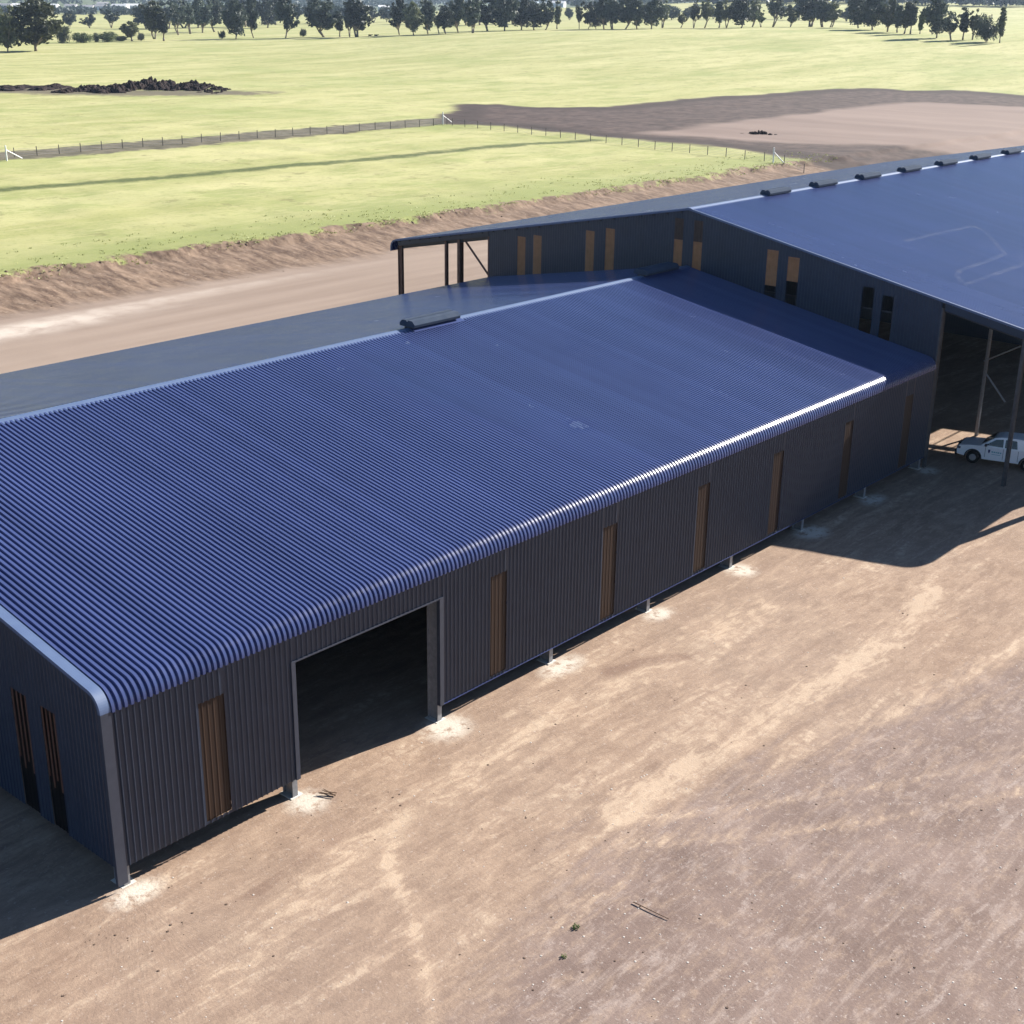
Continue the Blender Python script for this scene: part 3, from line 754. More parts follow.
def glass(pts, name='window'):
    for sgn in (1, -1):
        m = MB(); m.add([(x, sgn*(1.02-(z-1.38)/.76*.17+.012), z) for x, z in pts], [tuple(range(len(pts)))]); m.build(name, 'car_glass', ute)
glass([(1.1, 1.45), (.42, 1.92), (-.05, 2.0), (-.10, 1.45)]); glass([(-.2, 1.45), (-.2, 2.0), (-.95, 2.02), (-1.05, 1.47)]); glass([(-1.5, 1.5), (-1.5, 1.98), (-2.8, 1.97), (-2.85, 1.5)])
m = MB(); m.add([(1.36, .86, 1.43), (1.36, -.86, 1.43), (.60, -.76, 2.0), (.60, .76, 2.0)], [(0,1,2,3)])
for i in range(4):
    x, y_, z = m.v[i]; m.v[i] = (x+.03, y_, z+.035)
m.build('windscreen', 'car_glass', ute)
for sx in (hw, -hw):
    for sy in (1, -1):
        m = MB(); m.tube((sx, sy*.78, .45), (sx, sy*(UW+.01), .45), .45, .45, 20); wl = m.build('wheel', 'tyre_rubber', ute, bevel=.03)
        m = MB(); m.tube((sx, sy*(UW+.0), .45), (sx, sy*(UW+.03), .45), .25, .22, 12); m.build('rim', 'alloy', wl)
    for sy in (1, -1):
        n = 10; m = MB()
        for i in range(n-1):
            a0, a1 = PI*i/(n-1), PI*(i+1)/(n-1); y0, y1 = sy*(UW-.03), sy*(UW+.035)
            q = lambda a, r, y_: (sx+r*math.cos(a), y_, .46+r*math.sin(a))
            m.add([q(a0, .52, y0), q(a0, .60, y0), q(a1, .60, y0), q(a1, .52, y0), q(a0, .52, y1), q(a0, .60, y1), q(a1, .60, y1), q(a1, .52, y1)], [(0,1,2,3),(7,6,5,4),(0,4,5,1),(1,5,6,2),(2,6,7,3),(3,7,4,0)])
        m.build('wheel_arch', 'black_plastic', ute)
m = MB(); m.box(2.93, 3.12, -.98, .98, .42, .78); m.build('bumper', 'black_plastic', ute, bevel=.03)
m = MB(); m.tube((3.10, -.45, .78), (3.0, -.42, 1.15), .03, .03, 6); m.tube((3.10, .45, .78), (3.0, .42, 1.15), .03, .03, 6); m.tube((3.0, -.42, 1.15), (3.0, .42, 1.15), .03, .03, 6); m.build('bull_bar', 'black_plastic', ute)
m = MB(); m.box(2.95, 3.0, -.55, .55, .82, 1.10); m.build('grille', 'black_plastic', ute)
for sy in (1, -1):
    m = MB(); m.box(2.72, 2.99, sy*.62, sy*(UW-.005), .92, 1.12); m.build('headlight', 'lamp_glass', ute, bevel=.02)
    m = MB(); m.box(.95, 1.12, sy*(UW+.0), sy*(UW+.2), 1.40, 1.58); m.build('side_mirror', 'black_plastic', ute, bevel=.03)
    m = MB(); m.box(-3.13, -3.02, sy*.85, sy*(UW-.005), .9, 1.3); m.build('tail_light', 'rust_primer_steel', ute)
for x in (1.05, -.15, -1.15):
    for sy in (1, -1): m = MB(); m.box(x-.012, x+.012, min(sy*(UW-.0165), sy*(UW-.012)), max(sy*(UW-.0165), sy*(UW-.012)), .6, 1.36); m.build('door_seam', 'black_plastic', ute)
for sy in (1, -1):
    m = MB(); y0 = sy*(UW-.008)
    m.add([(.86, y0, 1.18), (.72, y0, 1.18), (.72, y0, 1.02), (.79, y0, .90), (.86, y0, 1.02)], [(0,1,2,3,4)]); m.build('door_emblem', 'sign_navy', ute)
for sy in (1, -1):
    m = MB(); y0 = sy*(UW-.008)
    for i, (a, b_, z, h) in enumerate([(.62, .52, 1.0, .09), (.48, .38, 1.0, .09), (.34, .26, 1.0, .09), (.22, .10, 1.0, .09), (.06, -.04, 1.0, .09), (.60, .0, .86, .03)]):
        m.add([(a, y0, z), (b_, y0, z), (b_, y0, z+h), (a, y0, z+h)], [(0,1,2,3)])
    m.build('door_lettering', 'sign_teal', ute)

# ------------------------------------------------------------------ fence
fence = empty('wire_fence', (107, 204, 2), 'post and wire paddock fence with white braced strainer posts, turning a corner', 'fence')
FO = (107, 204, 2)
corner = (227, 204.5); pts = []
for i in range(-6, 26):
    pts.append((107+4.8*i, 203.3+1.2*math.sin(i*.2)))
pts2 = [(corner[0]-.7*i*.9, corner[1]-4.8*i) for i in range(1, 24)]
for (x, y) in pts+pts2:
    z = gz(x, y); m = MB(); m.beam((x, y, z-.2), (x+random.uniform(-.05, .05), y, z+1.75), .11); m.build('post', 'picket_steel', fence, o=FO)
m = MB()
line_pts = pts+[corner]+pts2
for a, b in zip(line_pts[:-1], line_pts[1:]):
    for h in (.25, .55, .85, 1.15, 1.45):
        m.beam((a[0], a[1], gz(*a)+h), (b[0], b[1], gz(*b)+h), .028)
m.build('wires', 'galvanised_steel', fence, o=FO)
sq = [(7, 161, 22, 158.5, 2.75), (443, 124.5, 452, 122.5, 3.0), (773, 163, 784, 163.5, 2.9)]
for (a, b, c, d_, h) in sq:
    p = ground_at(a, b); q = ground_at(c, d_); z = gz(*p)
    m = MB(); m.tube((p[0], p[1], z-.3), (p[0], p[1], z+h), .14, .13, 10)
    sp = m.build('strainer_post', 'white_paint', fence, o=FO)
    m = MB(); m.tube((p[0], p[1], z+h*.72), (q[0], q[1], gz(*q)+.05), .10, .10, 8); m.build('stay', 'white_paint', sp, o=(FO))

# ------------------------------------------------------------------ dug soil
def lump(m, cx, cy, r, h, seed):
    n, k = 14, 6; base = gz(cx, cy)
    vs = []
    for j in range(k):
        f = j/(k-1); rr = r*math.cos(f*PI/2)**.8
        for i in range(n):
            a = 2*PI*i/n; q = 1+.35*(noise.noise(Vector((math.cos(a)*1.5+seed, math.sin(a)*1.5, f*2)))) + random.uniform(-.10, .10)
            vs.append((cx+rr*q*math.cos(a), cy+rr*q*math.sin(a), base-.2+h*math.sin(f*PI/2)*(1+.25*noise.noise(Vector((i*.6, f*3, seed))))))
    fs = [(j*n+i, j*n+(i+1)%n, (j+1)*n+(i+1)%n, (j+1)*n+i) for j in range(k-1) for i in range(n)]
    m.add(vs, fs)
m = MB()
for (px, py, wpx, hpx, n) in [(75,90,16,5,4),(92,89,14,7,5),(110,91,18,8,6),(126,90,14,10,5),(140,88,14,11,6),(148,86,12,10,5),(165,87,14,9,6),(190,87,16,9,6),(203,88,12,7,5),(214,90,10,5,4),(50,88,20,5,5),(20,88,26,4,5),(-5,88,24,4,4),(222,91,8,3,3),(178,88,12,6,4)]:
    gx_, gy_ = ground_at(px, py); D = math.hypot(gx_-CP[0], gy_-CP[1]); u_ = D/FPX
    for i in range(n*13):
        ox, oy = random.uniform(-.55, .55)*wpx*u_, random.uniform(-.6, .4)*26; e_ = 1-abs(ox)/(.6*wpx*u_)
        lump(m, gx_+ox*cr[0]+oy*cf[0], gy_+ox*cr[1]+oy*cf[1], random.uniform(.10, .30)*wpx*u_, hpx*u_*random.uniform(.25, .8)*(.4+.6*max(0, e_)), random.random()*50)
tag(m.build('soil_heap', 'clod_soil', None, o=(*ground_at(110, 90), 2)), 'long low heap of dark dug soil clods lying in the far paddock', 'soil heap')
m = MB(); q = ground_at(760, 134)
for i in range(34): a_ = random.gauss(0, 2.6); lump(m, q[0]+a_*cr[0]+random.uniform(-2, 2)*cf[0], q[1]+a_*cr[1]+random.uniform(-2, 2)*cf[1], random.uniform(.25, .7), random.uniform(.3, .9)*max(.3, 1.3-abs(a_)*.3), i*3.1)
tag(m.build('spoil_pile', 'clod_soil', None, o=(q[0], q[1], 2)), 'small dark pile of soil on the bare graded pad beyond the sheds', 'soil heap')
m = MB()
for _ in range(60):
    x = random.uniform(20, 130); y = random.choice([random.uniform(95, 101), random.uniform(86, 93)]); lump(m, x, y, random.uniform(.1, .35), random.uniform(.1, .3), random.random()*40)
tag(m.build('bank_clods', 'dark_clod', None), 'scattered clods of brown earth along the cut bank', 'clods', kind='stuff')

# ------------------------------------------------------------------ pebbles and small debris on the yard
def scatter(name, n, mat, fn, rmin, rmax, label, cat, flat=.3):
    m = MB()
    for _ in range(n):
        x, y = fn(); r = rmin+(rmax-rmin)*random.random()**3; z = gz(x, y)
        k = 6; ph = random.random()*6
        vs = [(x+r*random.uniform(.7, 1.1)*math.cos(ph+2*PI*i/k), y+r*random.uniform(.7, 1.1)*math.sin(ph+2*PI*i/k), z) for i in range(k)]
        vs += [(x+.6*r*math.cos(ph+.5+2*PI*i/k), y+.6*r*math.sin(ph+.5+2*PI*i/k), z+r*flat) for i in range(k)]
        m.add(vs, [(i, (i+1)%k, k+(i+1)%k, k+i) for i in range(k)] + [tuple(range(k, 2*k))])
    return tag(m.build(name, mat), label, cat, kind='stuff')
def yard():
    while True:
        px, py = random.uniform(60, 1024), random.uniform(560, 1024)
        if py > 890-.53*(px-120)+12:
            if random.random() < .25 + .75*(px > 520 and py > 760): q = unp(px, py); return q[0], q[1]
scatter('pale_gravel', 900, 'pebble', yard,   .010, .055, 'pale stones strewn over the dirt yard', 'gravel')
def yard2():
    px, py = random.uniform(60, 1024), random.uniform(600, 1024)
    if py < 890-.53*(px-120)+14: py = 890-.53*(px-120)+20+random.random()*60
    q = unp(px, py); return q[0], q[1]
scatter('dark_clods', 300, 'dark_clod', yard2, .015, .07, 'small dark clods of earth strewn over the dirt yard', 'clods')
def sticks(px, py, n, ln, spread, rz, label):
    q = unp(px, py); m = MB()
    for i in range(n):
        a = rz+random.uniform(-.35, .35)*(n > 2); x, y = q[0]+random.uniform(-spread, spread), q[1]+random.uniform(-spread, spread)*.5
        l_ = ln*random.uniform(.5, 1); z = gz(x, y)+.05+.02*i
        m.tube((x-l_/2*math.cos(a), y-l_/2*math.sin(a), z), (x+l_/2*math.cos(a), y+l_/2*math.sin(a), z+random.uniform(0, .05)), .022, .014, 5)
    return tag(m.build('stick_pile' if n > 2 else 'stick', 'dry_wood', None, o=(q[0], q[1], 0)), label, 'sticks' if n > 2 else 'stick')
sticks(328, 795, 5, .9, .12, 1.9, 'small bundle of brown sticks on the dirt beside the doorway column')
qa, qb = unp(629, 901), unp(672, 922)
sticks(650, 912, 1, math.hypot(*(qb-qa)[:2])*1.1, .04, math.atan2(qb[1]-qa[1], qb[0]-qa[0]), 'thin dark stick lying alone on the greyish dirt yard')
def weed(px, py, r, label):
    q = unp(px, py); m = MB(); z = gz(q[0], q[1])
    for i in range(70):
        a = random.uniform(0, 2*PI); d_ = r*math.sqrt(random.random()); c = Vector((q[0]+d_*math.cos(a), q[1]+d_*math.sin(a), z+random.uniform(.0, r*.7)))
        e1 = Vector((random.uniform(-1, 1), random.uniform(-1, 1), random.uniform(-.3, 1))).normalized()*r*.3; e2 = e1.cross(Vector((random.random(), random.random(), random.random()))).normalized()*r*.12
        m.add([c-e1, c+e2, c+e1, c-e2], [(0,1,2,3)])
    return tag(m.build('weed', 'weed_leaves', None, o=(q[0], q[1], 0)), label, 'weed')
weed(576, 928, .14, 'small dark green weed growing in the dirt yard, upper one of two')
weed(564, 957, .10, 'small dull green weed growing in the dirt yard, lower one of two')

# ------------------------------------------------------------------ grass tufts on the near paddock
N = 2600
tx = rng.uniform(30, 235, N); ty = 98.6+rng.random(N)**2*16; keep = fbm(tx*.25, ty*.5, 3, 31)-.012*(ty-99) > .42
tx = tx[keep]; ty = ty[keep]; tz = height(tx, ty); n = len(tx)
bl = 3; V_ = []; a = rng.uniform(0, 2*PI, (n, bl)); h = rng.uniform(.08, .26, (n, bl)); wd = rng.uniform(.05, .14, (n, bl)); ox = rng.uniform(-.3, .3, (n, bl)); oy = rng.uniform(-.3, .3, (n, bl))
bx = tx[:, None]+ox; by = ty[:, None]+oy; bz = tz[:, None]-.03+0*ox
dx = np.cos(a)*wd; dy = np.sin(a)*wd; lx = rng.uniform(-.2, .2, (n, bl)); ly = rng.uniform(-.2, .2, (n, bl))
T = np.stack([np.stack([bx-dx, by-dy, bz], -1), np.stack([bx+dx, by+dy, bz], -1), np.stack([bx+lx, by+ly, bz+h], -1)], 2).reshape(-1, 3)
g = npmesh('paddock_grass', T*S, np.arange(len(T)).reshape(-1, 3), 'grass_blades', False, nside=3)
tag(g, 'tufts of grass growing over the near paddock above the cut bank', 'grass', kind='stuff')

# ------------------------------------------------------------------ trees
def quads(cents, size, seed):
    r = np.random.default_rng(seed); n = len(cents)
    d1 = r.normal(size=(n, 3)); d1 /= np.linalg.norm(d1, axis=1)[:, None]
    d2 = np.cross(d1, r.normal(size=(n, 3))); d2 /= np.linalg.norm(d2, axis=1)[:, None]
    s = size*r.uniform(.6, 1.4, (n, 1)); d1 = d1*s; d2 = d2*s*.55
    V = np.stack([cents-d1, cents+d2*.9, cents+d1, cents-d2], 1).reshape(-1, 3); return V
def make_tree(name, H, Wd, kind, seed, leaves, dens=1.0, stem=.25):
    """unit tree authored in metres*1; returns list of (partname, meshobj)"""
    r = random.Random(seed); nr = np.random.default_rng(seed)
    root = bpy.data.objects.new(name, None); COL.objects.link(root); root.empty_display_size = 1
    m = MB(); tips = []
    nst = {'gum': 2, 'round': 1, 'slim': 1, 'bush': 3, 'open': 2}[kind]
    for s_ in range(nst):
        p = Vector((r.uniform(-.02, .02)*Wd*nst, r.uniform(-.02, .02)*Wd*nst, -.3)); th = H*.022
        top = stem if kind != 'bush' else .05
        q = p+Vector((r.uniform(-.05, .05)*H*(nst > 1)*2, r.uniform(-.05, .05)*H, H*top+.3)); m.tube(p, q, th, th*.8, 7)
        nl = 5 if kind != 'slim' else 3
        for i in range(nl):
            f = i/max(1, nl-1); e = q+Vector((r.uniform(-.38, .38)*Wd, r.uniform(-.38, .38)*Wd, (H*(.94-top))*r.uniform(.45, 1)*(.5+.5*f)))
            if kind == 'slim': e = q+Vector((r.uniform(-.2, .2)*Wd, r.uniform(-.2, .2)*Wd, H*(.9-top)*(.4+.6*f)))
            mid = (q+e)/2+Vector((r.uniform(-.05, .05), r.uniform(-.05, .05), .03))*H*.6
            m.tube(q, mid, th*.6, th*.35, 6); m.tube(mid, e, th*.35, th*.12, 5); tips += [e, (mid+e)/2, mid]
    tr = m.build('trunk', 'bark', root, smooth=True)
    C = []
    nc, zc, sz, sr, rr_ = {'gum': (30, .55, .40, .35, .14), 'round': (42, .50, .42, .38, .14), 'open': (20, .58, .32, .30, .13), 'slim': (30, .54, .40, .18, .26), 'bush': (30, .42, .38, .40, .15)}[kind]
    lean = Vector((r.uniform(-.08, .08), r.uniform(-.08, .08), 0))*Wd
    for _ in range(nc):
        while True:
            p = Vector((r.uniform(-1, 1), r.uniform(-1, 1), r.uniform(-1, 1)))
            if .25 < p.length < 1: break
        f = 1-.35*max(0, p.z)-.25*max(0, -p.z)
        C.append((Vector((p.x*sr*Wd*f, p.y*sr*Wd*f, (zc+p.z*sz)*H))+lean*(p.z+1), Wd*rr_*r.uniform(.65, 1.35)))
    for tpt in tips:
        C.append((tpt, Wd*rr_*r.uniform(.6, 1.0)))
    cents = []
    for c, rad in C:
        k = int(58*dens); d = nr.normal(size=(k, 3)); d /= np.linalg.norm(d, axis=1)[:, None]
        d = d*(nr.random((k, 1))**.4)*rad*np.array([1, 1, .72]); cents.append(d+np.array(c))
    cents = np.concatenate(cents); cents[:, 2] = np.clip(cents[:, 2], H*(.10 if kind != 'bush' else .02), H*1.02)
    Vq = quads(cents, .030*H+.12, seed+1)
    npmesh('crown', Vq*S, np.arange(len(Vq)).reshape(-1, 4), leaves, False, parent=root)
    return root
PROT = {}
def proto(key):
    if key not in PROT:
        kind, leaves, v = key
        Wn = {'gum': 14, 'round': 17, 'slim': 6, 'bush': 16, 'open': 13}[kind]; Hn = {'bush': 9}.get(kind, 20)
        dens = {'open': .55, 'slim': .8}.get(kind, 1.0); stem = {'gum': .13, 'round': .08, 'slim': .1, 'open': .2, 'bush': .05}[kind]
        r = make_tree('gum_tree' if kind in ('gum', 'open', 'round') else ('slender_tree' if kind == 'slim' else 'shrub'), Hn, Wn, kind, (hash_(key)), leaves, dens, stem)
        # true extent of the crown
        cr_ = [c for c in r.children if c.name.startswith('crown')][0]
        co_ = np.empty(len(cr_.data.vertices)*3, np.float32); cr_.data.vertices.foreach_get('co', co_); co_ = co_.reshape(-1, 3)
        ext = np.percentile(np.abs(co_[:, :2]), 96)*2/S; PROT[key] = [r, ext, float(co_[:, 2].max())/S, False]
    return PROT[key]
def hash_(k):
    return sum(ord(c)*(i+3) for i, c in enumerate(''.join(map(str, k)))) % 9973
def treeat(px, base, top, wpx, kind, leaves, label, group='gum trees along the far side of the paddock'):
    x, y = ground_at(px, base); z = gz(x, y); D = (Vector((x, y, z))-Vector(CP)).dot(Vector(cf)); u_ = D/FPX
    H = (base-top)*u_/math.cos(PIT)*1.0; Wd = wpx*u_
    key = (kind, leaves, random.randint(0, 3 if kind in ('gum', 'round') else 1)); e = proto(key); r, ext, hh_, used = e
    if not used: o = r; e[3] = True
    else:
        o = r.copy(); COL.objects.link(o)
        for ch in r.children:
            c = ch.copy(); COL.objects.link(c); c.parent = o
    o.location = (x*S, y*S, z*S); sx = Wd/ext*1.02; o.scale = (sx, sx, H/hh_); o.rotation_euler = (0, 0, random.uniform(0, 6.28))
    tag(o, label, 'shrub' if kind == 'bush' else 'tree', group); return o
G, OL, YO = 'gum_leaves', 'olive_leaves', 'young_leaves'
TREES = [
 (8,52,10,22,'round',OL,'olive-green round tree at the far left edge of the paddock'),
 (36,51,2,42,'round',OL,'largest broad olive-brown tree, on a short thick trunk at left'),
 (63,43,26,13,'bush',OL,'pale bush growing against the right side of the broad olive tree'),
 (82,43,33,17,'bush',YO,'low wide green bush, first of the hedge right of the broad olive tree'),
 (97,42,33,6,'bush',OL,'tiny upright bush in the middle of the low hedge at left'),
 (108,42,32,14,'bush',YO,'low rounded bush at the right end of the left hedge'),
 (121,41,36,12,'bush',OL,'flattest strip of scrub under the trees left of the tall clump'),
 (132,41,23,15,'gum',OL,'short dull grey-green tree at the left end of the tall clump'),
 (141,41,33,6,'bush',G,'tiny dark bush between two grey-green trees at left'),
 (155,39,4,18,'gum',OL,'tall forked grey tree with an open crown, left in the tall clump'),
 (164,41,12,9,'slim',G,'narrow dark tree with a thick dark stem standing just forward of the tall clump'),
 (178,35,6,15,'open',G,'thin tree with pale gaps, second row, left end of the tall clump'),
 (190,34,4,15,'open',G,'thin tree in the second row with its low skirt of leaves'),
 (203,33,-2,17,'gum',G,'tall dark tree in the second row left of the black-green tree'),
 (215,32,0,16,'gum',G,'tall dark tree in the second row touching the black-green tree'),
 (222,39,31,6,'bush',G,'small dark bush at the foot of the black-green tree'),
 (236,39,2,22,'round',G,'bushy black-green tree with foliage down to the grass'),
 (254,38,-3,11,'gum',G,'narrow tall tree immediately right of the black-green bushy tree'),
 (268,28,-2,22,'round',G,'dense block of trees set further back between two nearer trees'),
 (285,38,-1,18,'gum',G,'spreading tree narrowing to a single thin trunk, standing clear on the grass'),
 (303,37,29,6,'bush',G,'single small dark shrub standing alone on pale grass'),
 (325,37,0,28,'gum',G,'wide black-green tree with a ragged low limb to the left'),
 (340,37,14,7,'slim',G,'thin dark tree tucked against the wide ragged tree'),
 (350,37,12,9,'open',OL,'thin bare-stemmed tree between two wide dark trees'),
 (358,37,2,22,'gum',G,'wide dark tree with a leaning crown, last before the cattle gap'),
 (400,35,2,15,'gum',G,'single-stemmed tree just right of the cattle gap'),
 (414,35,5,18,'round',OL,'greyish broad tree second right of the cattle gap'),
 (428,34,3,16,'gum',G,'dark tree with a bare straight trunk third right of the cattle gap'),
 (439,34,14,8,'open',OL,'small sparse sapling between dark trees near the middle left'),
 (446,34,8,13,'gum',G,'medium dark tree with twin low trunks right of a sparse sapling'),
 (459,33,0,18,'gum',G,'tall dark tree left of the long dense wood'),
 (472,33,0,15,'gum',G,'tall grey tree with a pale thick trunk at the left end of the dense wood'),
 (487,31,-4,22,'gum',G,'tall dense tree in the dense wood, first of its darkest part'),
 (504,31,-6,24,'round',G,'tallest dark tree in the dense wood'),
 (521,30,-1,22,'round',G,'broad tree in the right half of the dense wood'),
 (534,30,0,18,'round',G,'dark broad tree second from the right end of the dense wood'),
 (545,30,2,14,'gum',G,'tree at the right end of the dense wood'),
 (557,29,4,6,'slim',OL,'lone slender tree in the gap right of the dense wood'),
 (579,29,6,7,'open',OL,'faint thin tree with a tiny crown in the gap'),
 (588,29,4,11,'gum',G,'narrow dark tree at the left end of the middle row'),
 (596,29,9,13,'round',G,'low dark round tree second in the middle row'),
 (604,29,-4,16,'gum',G,'tall tree third in the middle row'),
 (613,29,1,15,'gum',G,'dark tree fourth in the middle row'),
 (625,29,-3,18,'gum',G,'tall spreading tree fifth in the middle row'),
 (637,29,2,16,'gum',G,'dark tree sixth in the middle row with a low crown'),
 (651,29,-3,20,'round',G,'broad tall tree at the right end of the middle row'),
 (662,28,3,12,'open',OL,'pale thin tree leaning off the end of the middle row'),
 (681,28,14,9,'open',OL,'small forked tree in the airy stretch of pale grass'),
 (694,28,2,10,'open',G,'thin tree with a low dark tuft in the airy stretch'),
 (705,28,2,12,'open',OL,'pale see-through tree on a hair-thin trunk'),
 (719,28,4,8,'slim',G,'narrow dark tree with leaves down its stem beside the see-through tree'),
 (727,28,3,10,'open',OL,'pale narrow tree left of the solid dark tree'),
 (741,28,-4,20,'round',G,'solid dark tree, largest between the airy stretch and the round clump'),
 (752,27,1,12,'gum',OL,'lighter tree leaning against the right side of the solid dark tree'),
 (761,27,12,9,'open',YO,'small light green tree right of the solid dark tree'),
 (773,27,-5,15,'open',G,'thin-trunked tree with a high dark crown'),
 (790,27,7,12,'gum',OL,'mid grey tree with leaves low on the stem left of a wide dark crown'),
 (809,27,-5,24,'gum',G,'tree with a very wide dark crown on one clear trunk'),
 (823,27,2,15,'gum',G,'dark tree touching the right of the very wide crown'),
 (831,27,4,14,'gum',OL,'greyer tree left of the pale gap at right'),
 (858,28,-5,22,'round',G,'tall dark tree right of the pale gap'),
 (872,30,-4,28,'round',G,'widest dark tree right of the pale gap with a heavy skirt'),
 (888,32,3,16,'gum',OL,'paler tree on the right flank of the widest dark tree'),
 (897,33,8,8,'slim',G,'first of three narrow poplar-like trees'),
 (904,34,5,8,'slim',OL,'second and greyest of three narrow poplar-like trees'),
 (910,34,4,8,'slim',G,'third and tallest of three narrow poplar-like trees'),
 (920,34,14,5,'slim',YO,'pale wispy sapling left of the big lone tree at right'),
 (937,38,-3,23,'round',G,'big lone dark tree at right, broadest there'),
 (951,40,17,13,'open',G,'small spreading tree right of the big lone dark tree'),
 (963,40,11,8,'slim',G,'narrow dark upright tree second right of the big lone tree'),
 (972,40,12,9,'open',OL,'sparse pale tree with upswept twigs'),
 (986,42,16,20,'bush',G,'low spreading dark tree with a tuft standing up on top'),
 (1000,43,11,6,'slim',OL,'slender column-shaped tree, rightmost in the row'),
]
for tr_ in TREES: treeat(*tr_)
BACK = [(70,27,12),(90,28,14),(112,28,11),(147,29,6),(168,29,3),(184,28,2),(197,28,4),(228,27,0),(246,27,2),(276,25,2),(297,24,6),(313,24,1),(336,23,5),(346,24,7),(374,23,8),(387,22,6),(408,24,5),(421,24,6),(452,25,5),(466,25,4),(480,25,3),(512,24,2),(527,24,4),(569,20,9),(608,22,4),(630,22,5),(648,22,4),(672,20,6),(688,19,8),(713,19,6),(734,20,5),(781,19,5),(799,20,4),(817,20,5),(846,21,7),(866,22,2),(882,22,3),(894,24,6)]
ORD = lambda n: '%d%s' % (n, 'th' if 10 < n % 100 < 14 else {1: 'st', 2: 'nd', 3: 'rd'}.get(n % 10, 'th'))
for bi_, (bx_, bb_, bt_) in enumerate(BACK):
    treeat(bx_, bb_, bt_, (bb_-bt_)*random.uniform(.6, 1.05), random.choice(['gum', 'gum', 'round', 'open']), 'far_leaves', 'hazy bluish tree, %s from the left in the faint back row' % ORD(bi_+1), 'hazy trees of the back row')
# cattle: tiny dark animals standing in the gap
def cow(px, py, rz, label):
    x, y = ground_at(px, py); z = gz(x, y)
    m = MB()
    st_ = [(-1.15, .22, 1.25), (-1.0, .42, 1.22), (-.4, .50, 1.15), (.3, .50, 1.12), (.85, .42, 1.2), (1.15, .26, 1.32), (1.5, .2, 1.5), (1.75, .19, 1.5), (2.05, .11, 1.3)]
    n = 8; vs = []
    for sx_, r_, zc in st_:
        for i in range(n): a = 2*PI*i/n; vs.append((sx_, r_*.62*math.cos(a), zc+r_*math.sin(a)))
    k = len(st_); m.add(vs, [(j*n+i, j*n+(i+1)%n, (j+1)*n+(i+1)%n, (j+1)*n+i) for j in range(k-1) for i in range(n)] + [tuple(range(n)), tuple(range((k-1)*n, k*n))])
    for lx_ in (-.9, .8):
        for ly_ in (-.2, .2):
            m.tube((lx_, ly_, 1.0), (lx_+(.06 if lx_ < 0 else -.03), ly_, .5), .14, .09, 6); m.tube((lx_+(.06 if lx_ < 0 else -.03), ly_, .5), (lx_, ly_, -.02), .08, .07, 6)
    m.tube((-1.15, 0, 1.45), (-1.25, 0, .7), .04, .03, 5)
    o = m.build('cow', 'cow_hide', None, smooth=True); o.location = (x*S, y*S, z*S); o.rotation_euler = (0, 0, rz)
    return tag(o, label, 'cow', 'cattle grazing in the far paddock')
cow(370, 37, math.radians(-48), 'dark cow in the tree gap, left one of the pair, nearer the wide tree')
cow(376, 37, math.radians(-52), 'dark cow in the tree gap, right one of the pair')

# far woods: one mass
cents = []; sizes = []
def wood(x0, x1, y0, y1, n, h0, h1, seed):
    r = random.Random(seed)
    for _ in range(n):
        px, py = r.uniform(x0, x1), r.uniform(y0, y1)
        try: x, y = ground_at(px, py)
        except Exception: continue
        D = math.hypot(x-CP[0], y-CP[1])
        if D > 9000 or D < 1000: continue
        WOOD.append((x, y, gz(x, y), r.uniform(h0, h1), r.uniform(.7, 1.2)))
WOOD = []
CZ = CP[2]
def wood_polar(x0, x1, D0, D1, n, h0, h1, seed):
    r = random.Random(seed)
    for _ in range(n):
        px = r.uniform(x0, x1); a = YAW - math.atan((px-512)/FPX); D = D0+(D1-D0)*r.random()
        x = CP[0]+D*math.cos(a); y = CP[1]+D*math.sin(a); WOOD.append((x, y, gz(x, y), r.uniform(h0, h1), r.uniform(.7, 1.3)))
wood_polar(-60, 330, 2350, 2560, 380, 8, 14, 1)
wood_polar(-60, 420, 3450, 5600, 800, 16, 30, 2)
wood_polar(-60, 420, 2950, 3300, 60, 8, 14, 12)
wood_polar(560, 700, 2350, 3300, 200, 14, 24, 3)
wood_polar(690, 1100, 2090, 2230, 380, 16, 26, 4)
wood_polar(700, 1100, 2230, 3000, 320, 20, 32, 5)
wood_polar(300, 620, 3200, 5600, 420, 16, 30, 6)
A = []
nr = np.random.default_rng(5)
for x, y, z, h, ww in WOOD:
    k = 34; d = nr.normal(size=(k, 3)); d /= np.linalg.norm(d, axis=1)[:, None]; d *= nr.random((k, 1))**.35
    d *= np.array([h*.42*ww, h*.42*ww, h*.42]); A.append(d+np.array([x, y, z+h*.52]))
A = np.concatenate(A); Vq = quads(A, 3.4, 77)
wd_ = npmesh('far_woods', Vq*S, np.arange(len(Vq)).reshape(-1, 4), 'far_leaves', False)
tag(wd_, 'distant bluish woodland covering the hills behind the paddocks', 'woodland', kind='stuff')
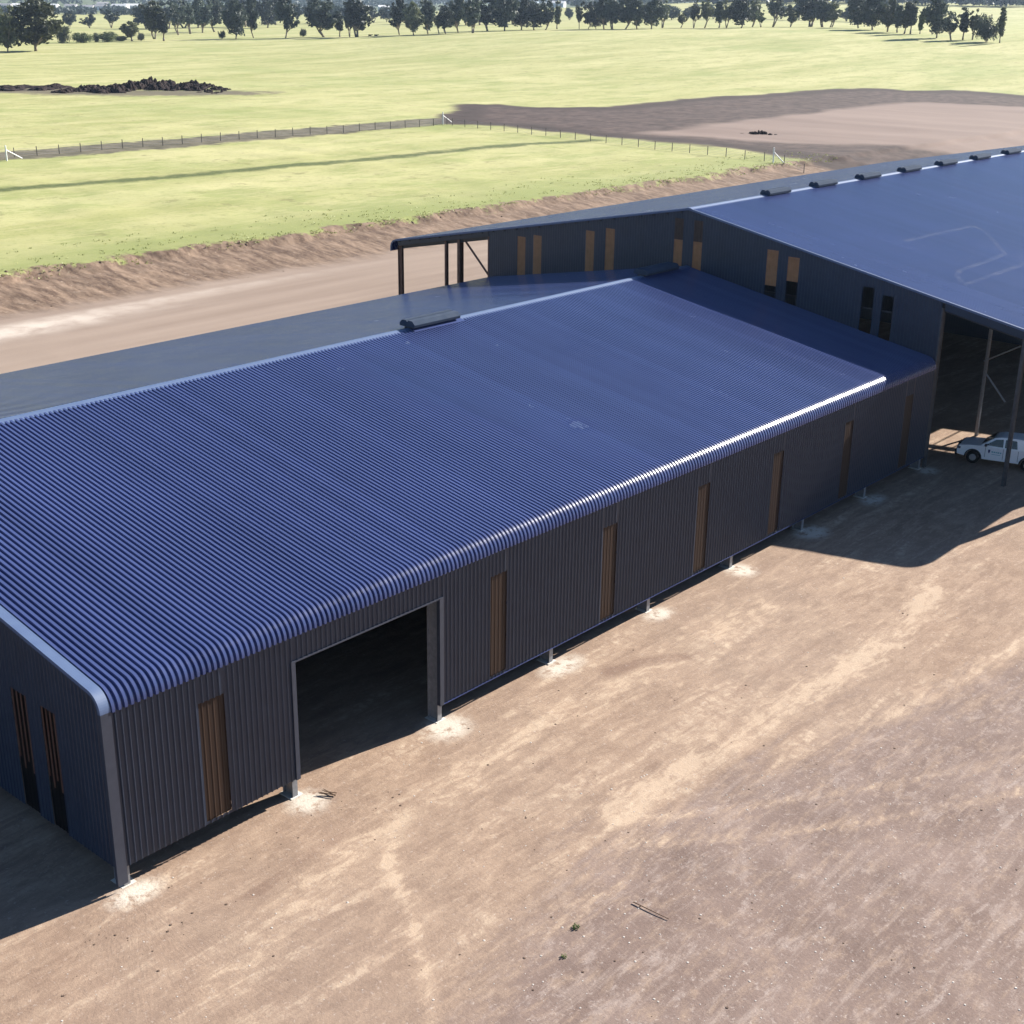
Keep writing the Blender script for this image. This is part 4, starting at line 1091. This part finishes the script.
# township on the far slope
def house(x, y, L_, Wd, h, rz, label):
    z = gz(x, y)-.5; e = empty('house', (x, y, z), label, 'house', 'pale houses on the far wooded slope', rz)
    m = MB(); m.box(-L_/2, L_/2, -Wd/2, Wd/2, 0, h); m.build('wall', 'house_render', e)
    m = MB(); m.prism([(-Wd/2-.5, h+.02), (0, h+Wd*.22), (Wd/2+.5, h+.02)], -L_/2-.5, L_/2+.5); m.build('roof', 'house_roof' if random.random() < .4 else 'house_render', e)
    m = MB()
    for q in (-.3, 0, .3): m.box(L_*q-L_*.06, L_*q+L_*.06, -Wd/2-.05, -Wd/2-.003, h*.3, h*.75)
    m.build('window', 'car_glass', e)
def atD(px, D):
    a = YAW-math.atan((px-512)/FPX); return CP[0]+D*math.cos(a), CP[1]+D*math.sin(a)
HS = [(16,3080,44,'broad white building left of a gap in the far woods'),(30,3050,30,'small white house second from the left on the far slope'),(44,3100,28,'white house above the broad olive tree'),(58,3150,40,'longest white building on the far left slope'),
 (74,3100,26,'white house just right of the longest white building'),(92,3120,24,'small house among trees left of the two tall posts'),(108,3050,22,'pale house half hidden above the left hedge'),(120,3110,24,'pale house above the right end of the hedge'),
 (138,3150,34,'wide pale house left of the grey forked tree'),(150,3200,36,'wide pale building behind the grey forked tree'),(52,3300,22,'small house high on the wooded hill at left'),(122,3400,26,'small house high on the wooded hill above the hedge'),
 (300,2900,24,'pale house seen left of the wide ragged tree'),(365,3100,26,'pale house seen above the cattle gap'),(385,3000,22,'small pale house right of the cattle gap'),(548,2900,30,'long pale farm building in the gap right of the dense wood'),
 (583,2960,30,'small pale farm house above the faint thin tree'),(912,2660,22,'pale farm building behind the three narrow poplar-like trees')]
for px, D, L_, lab in HS:
    x, y = atD(px, D); house(x, y, L_, 14+L_*.12, 7+L_*.06, YAW-PI/2+random.uniform(-.35, .35), lab)

# ------------------------------------------------------------------ haze
t = NT('air_haze'); t.t.nodes.remove(t.b)
pv = t.n('ShaderNodeVolumePrincipled'); pv.inputs['Color'].default_value = (.62, .78, 1, 1); pv.inputs['Density'].default_value = .5e-4
pv.inputs['Anisotropy'].default_value = .2
t.l(pv.outputs[0], t.out.inputs['Volume'])
lo = float(Z.min())-3; hi = max(float(Z.max()), 90)+60
m = MB(); m.box(-13500, 13500, -13500, 13500, lo, hi)
hz = m.build('haze', 'air_haze'); tag(hz, 'thin pale blue air haze over the far country', 'haze', kind='stuff')
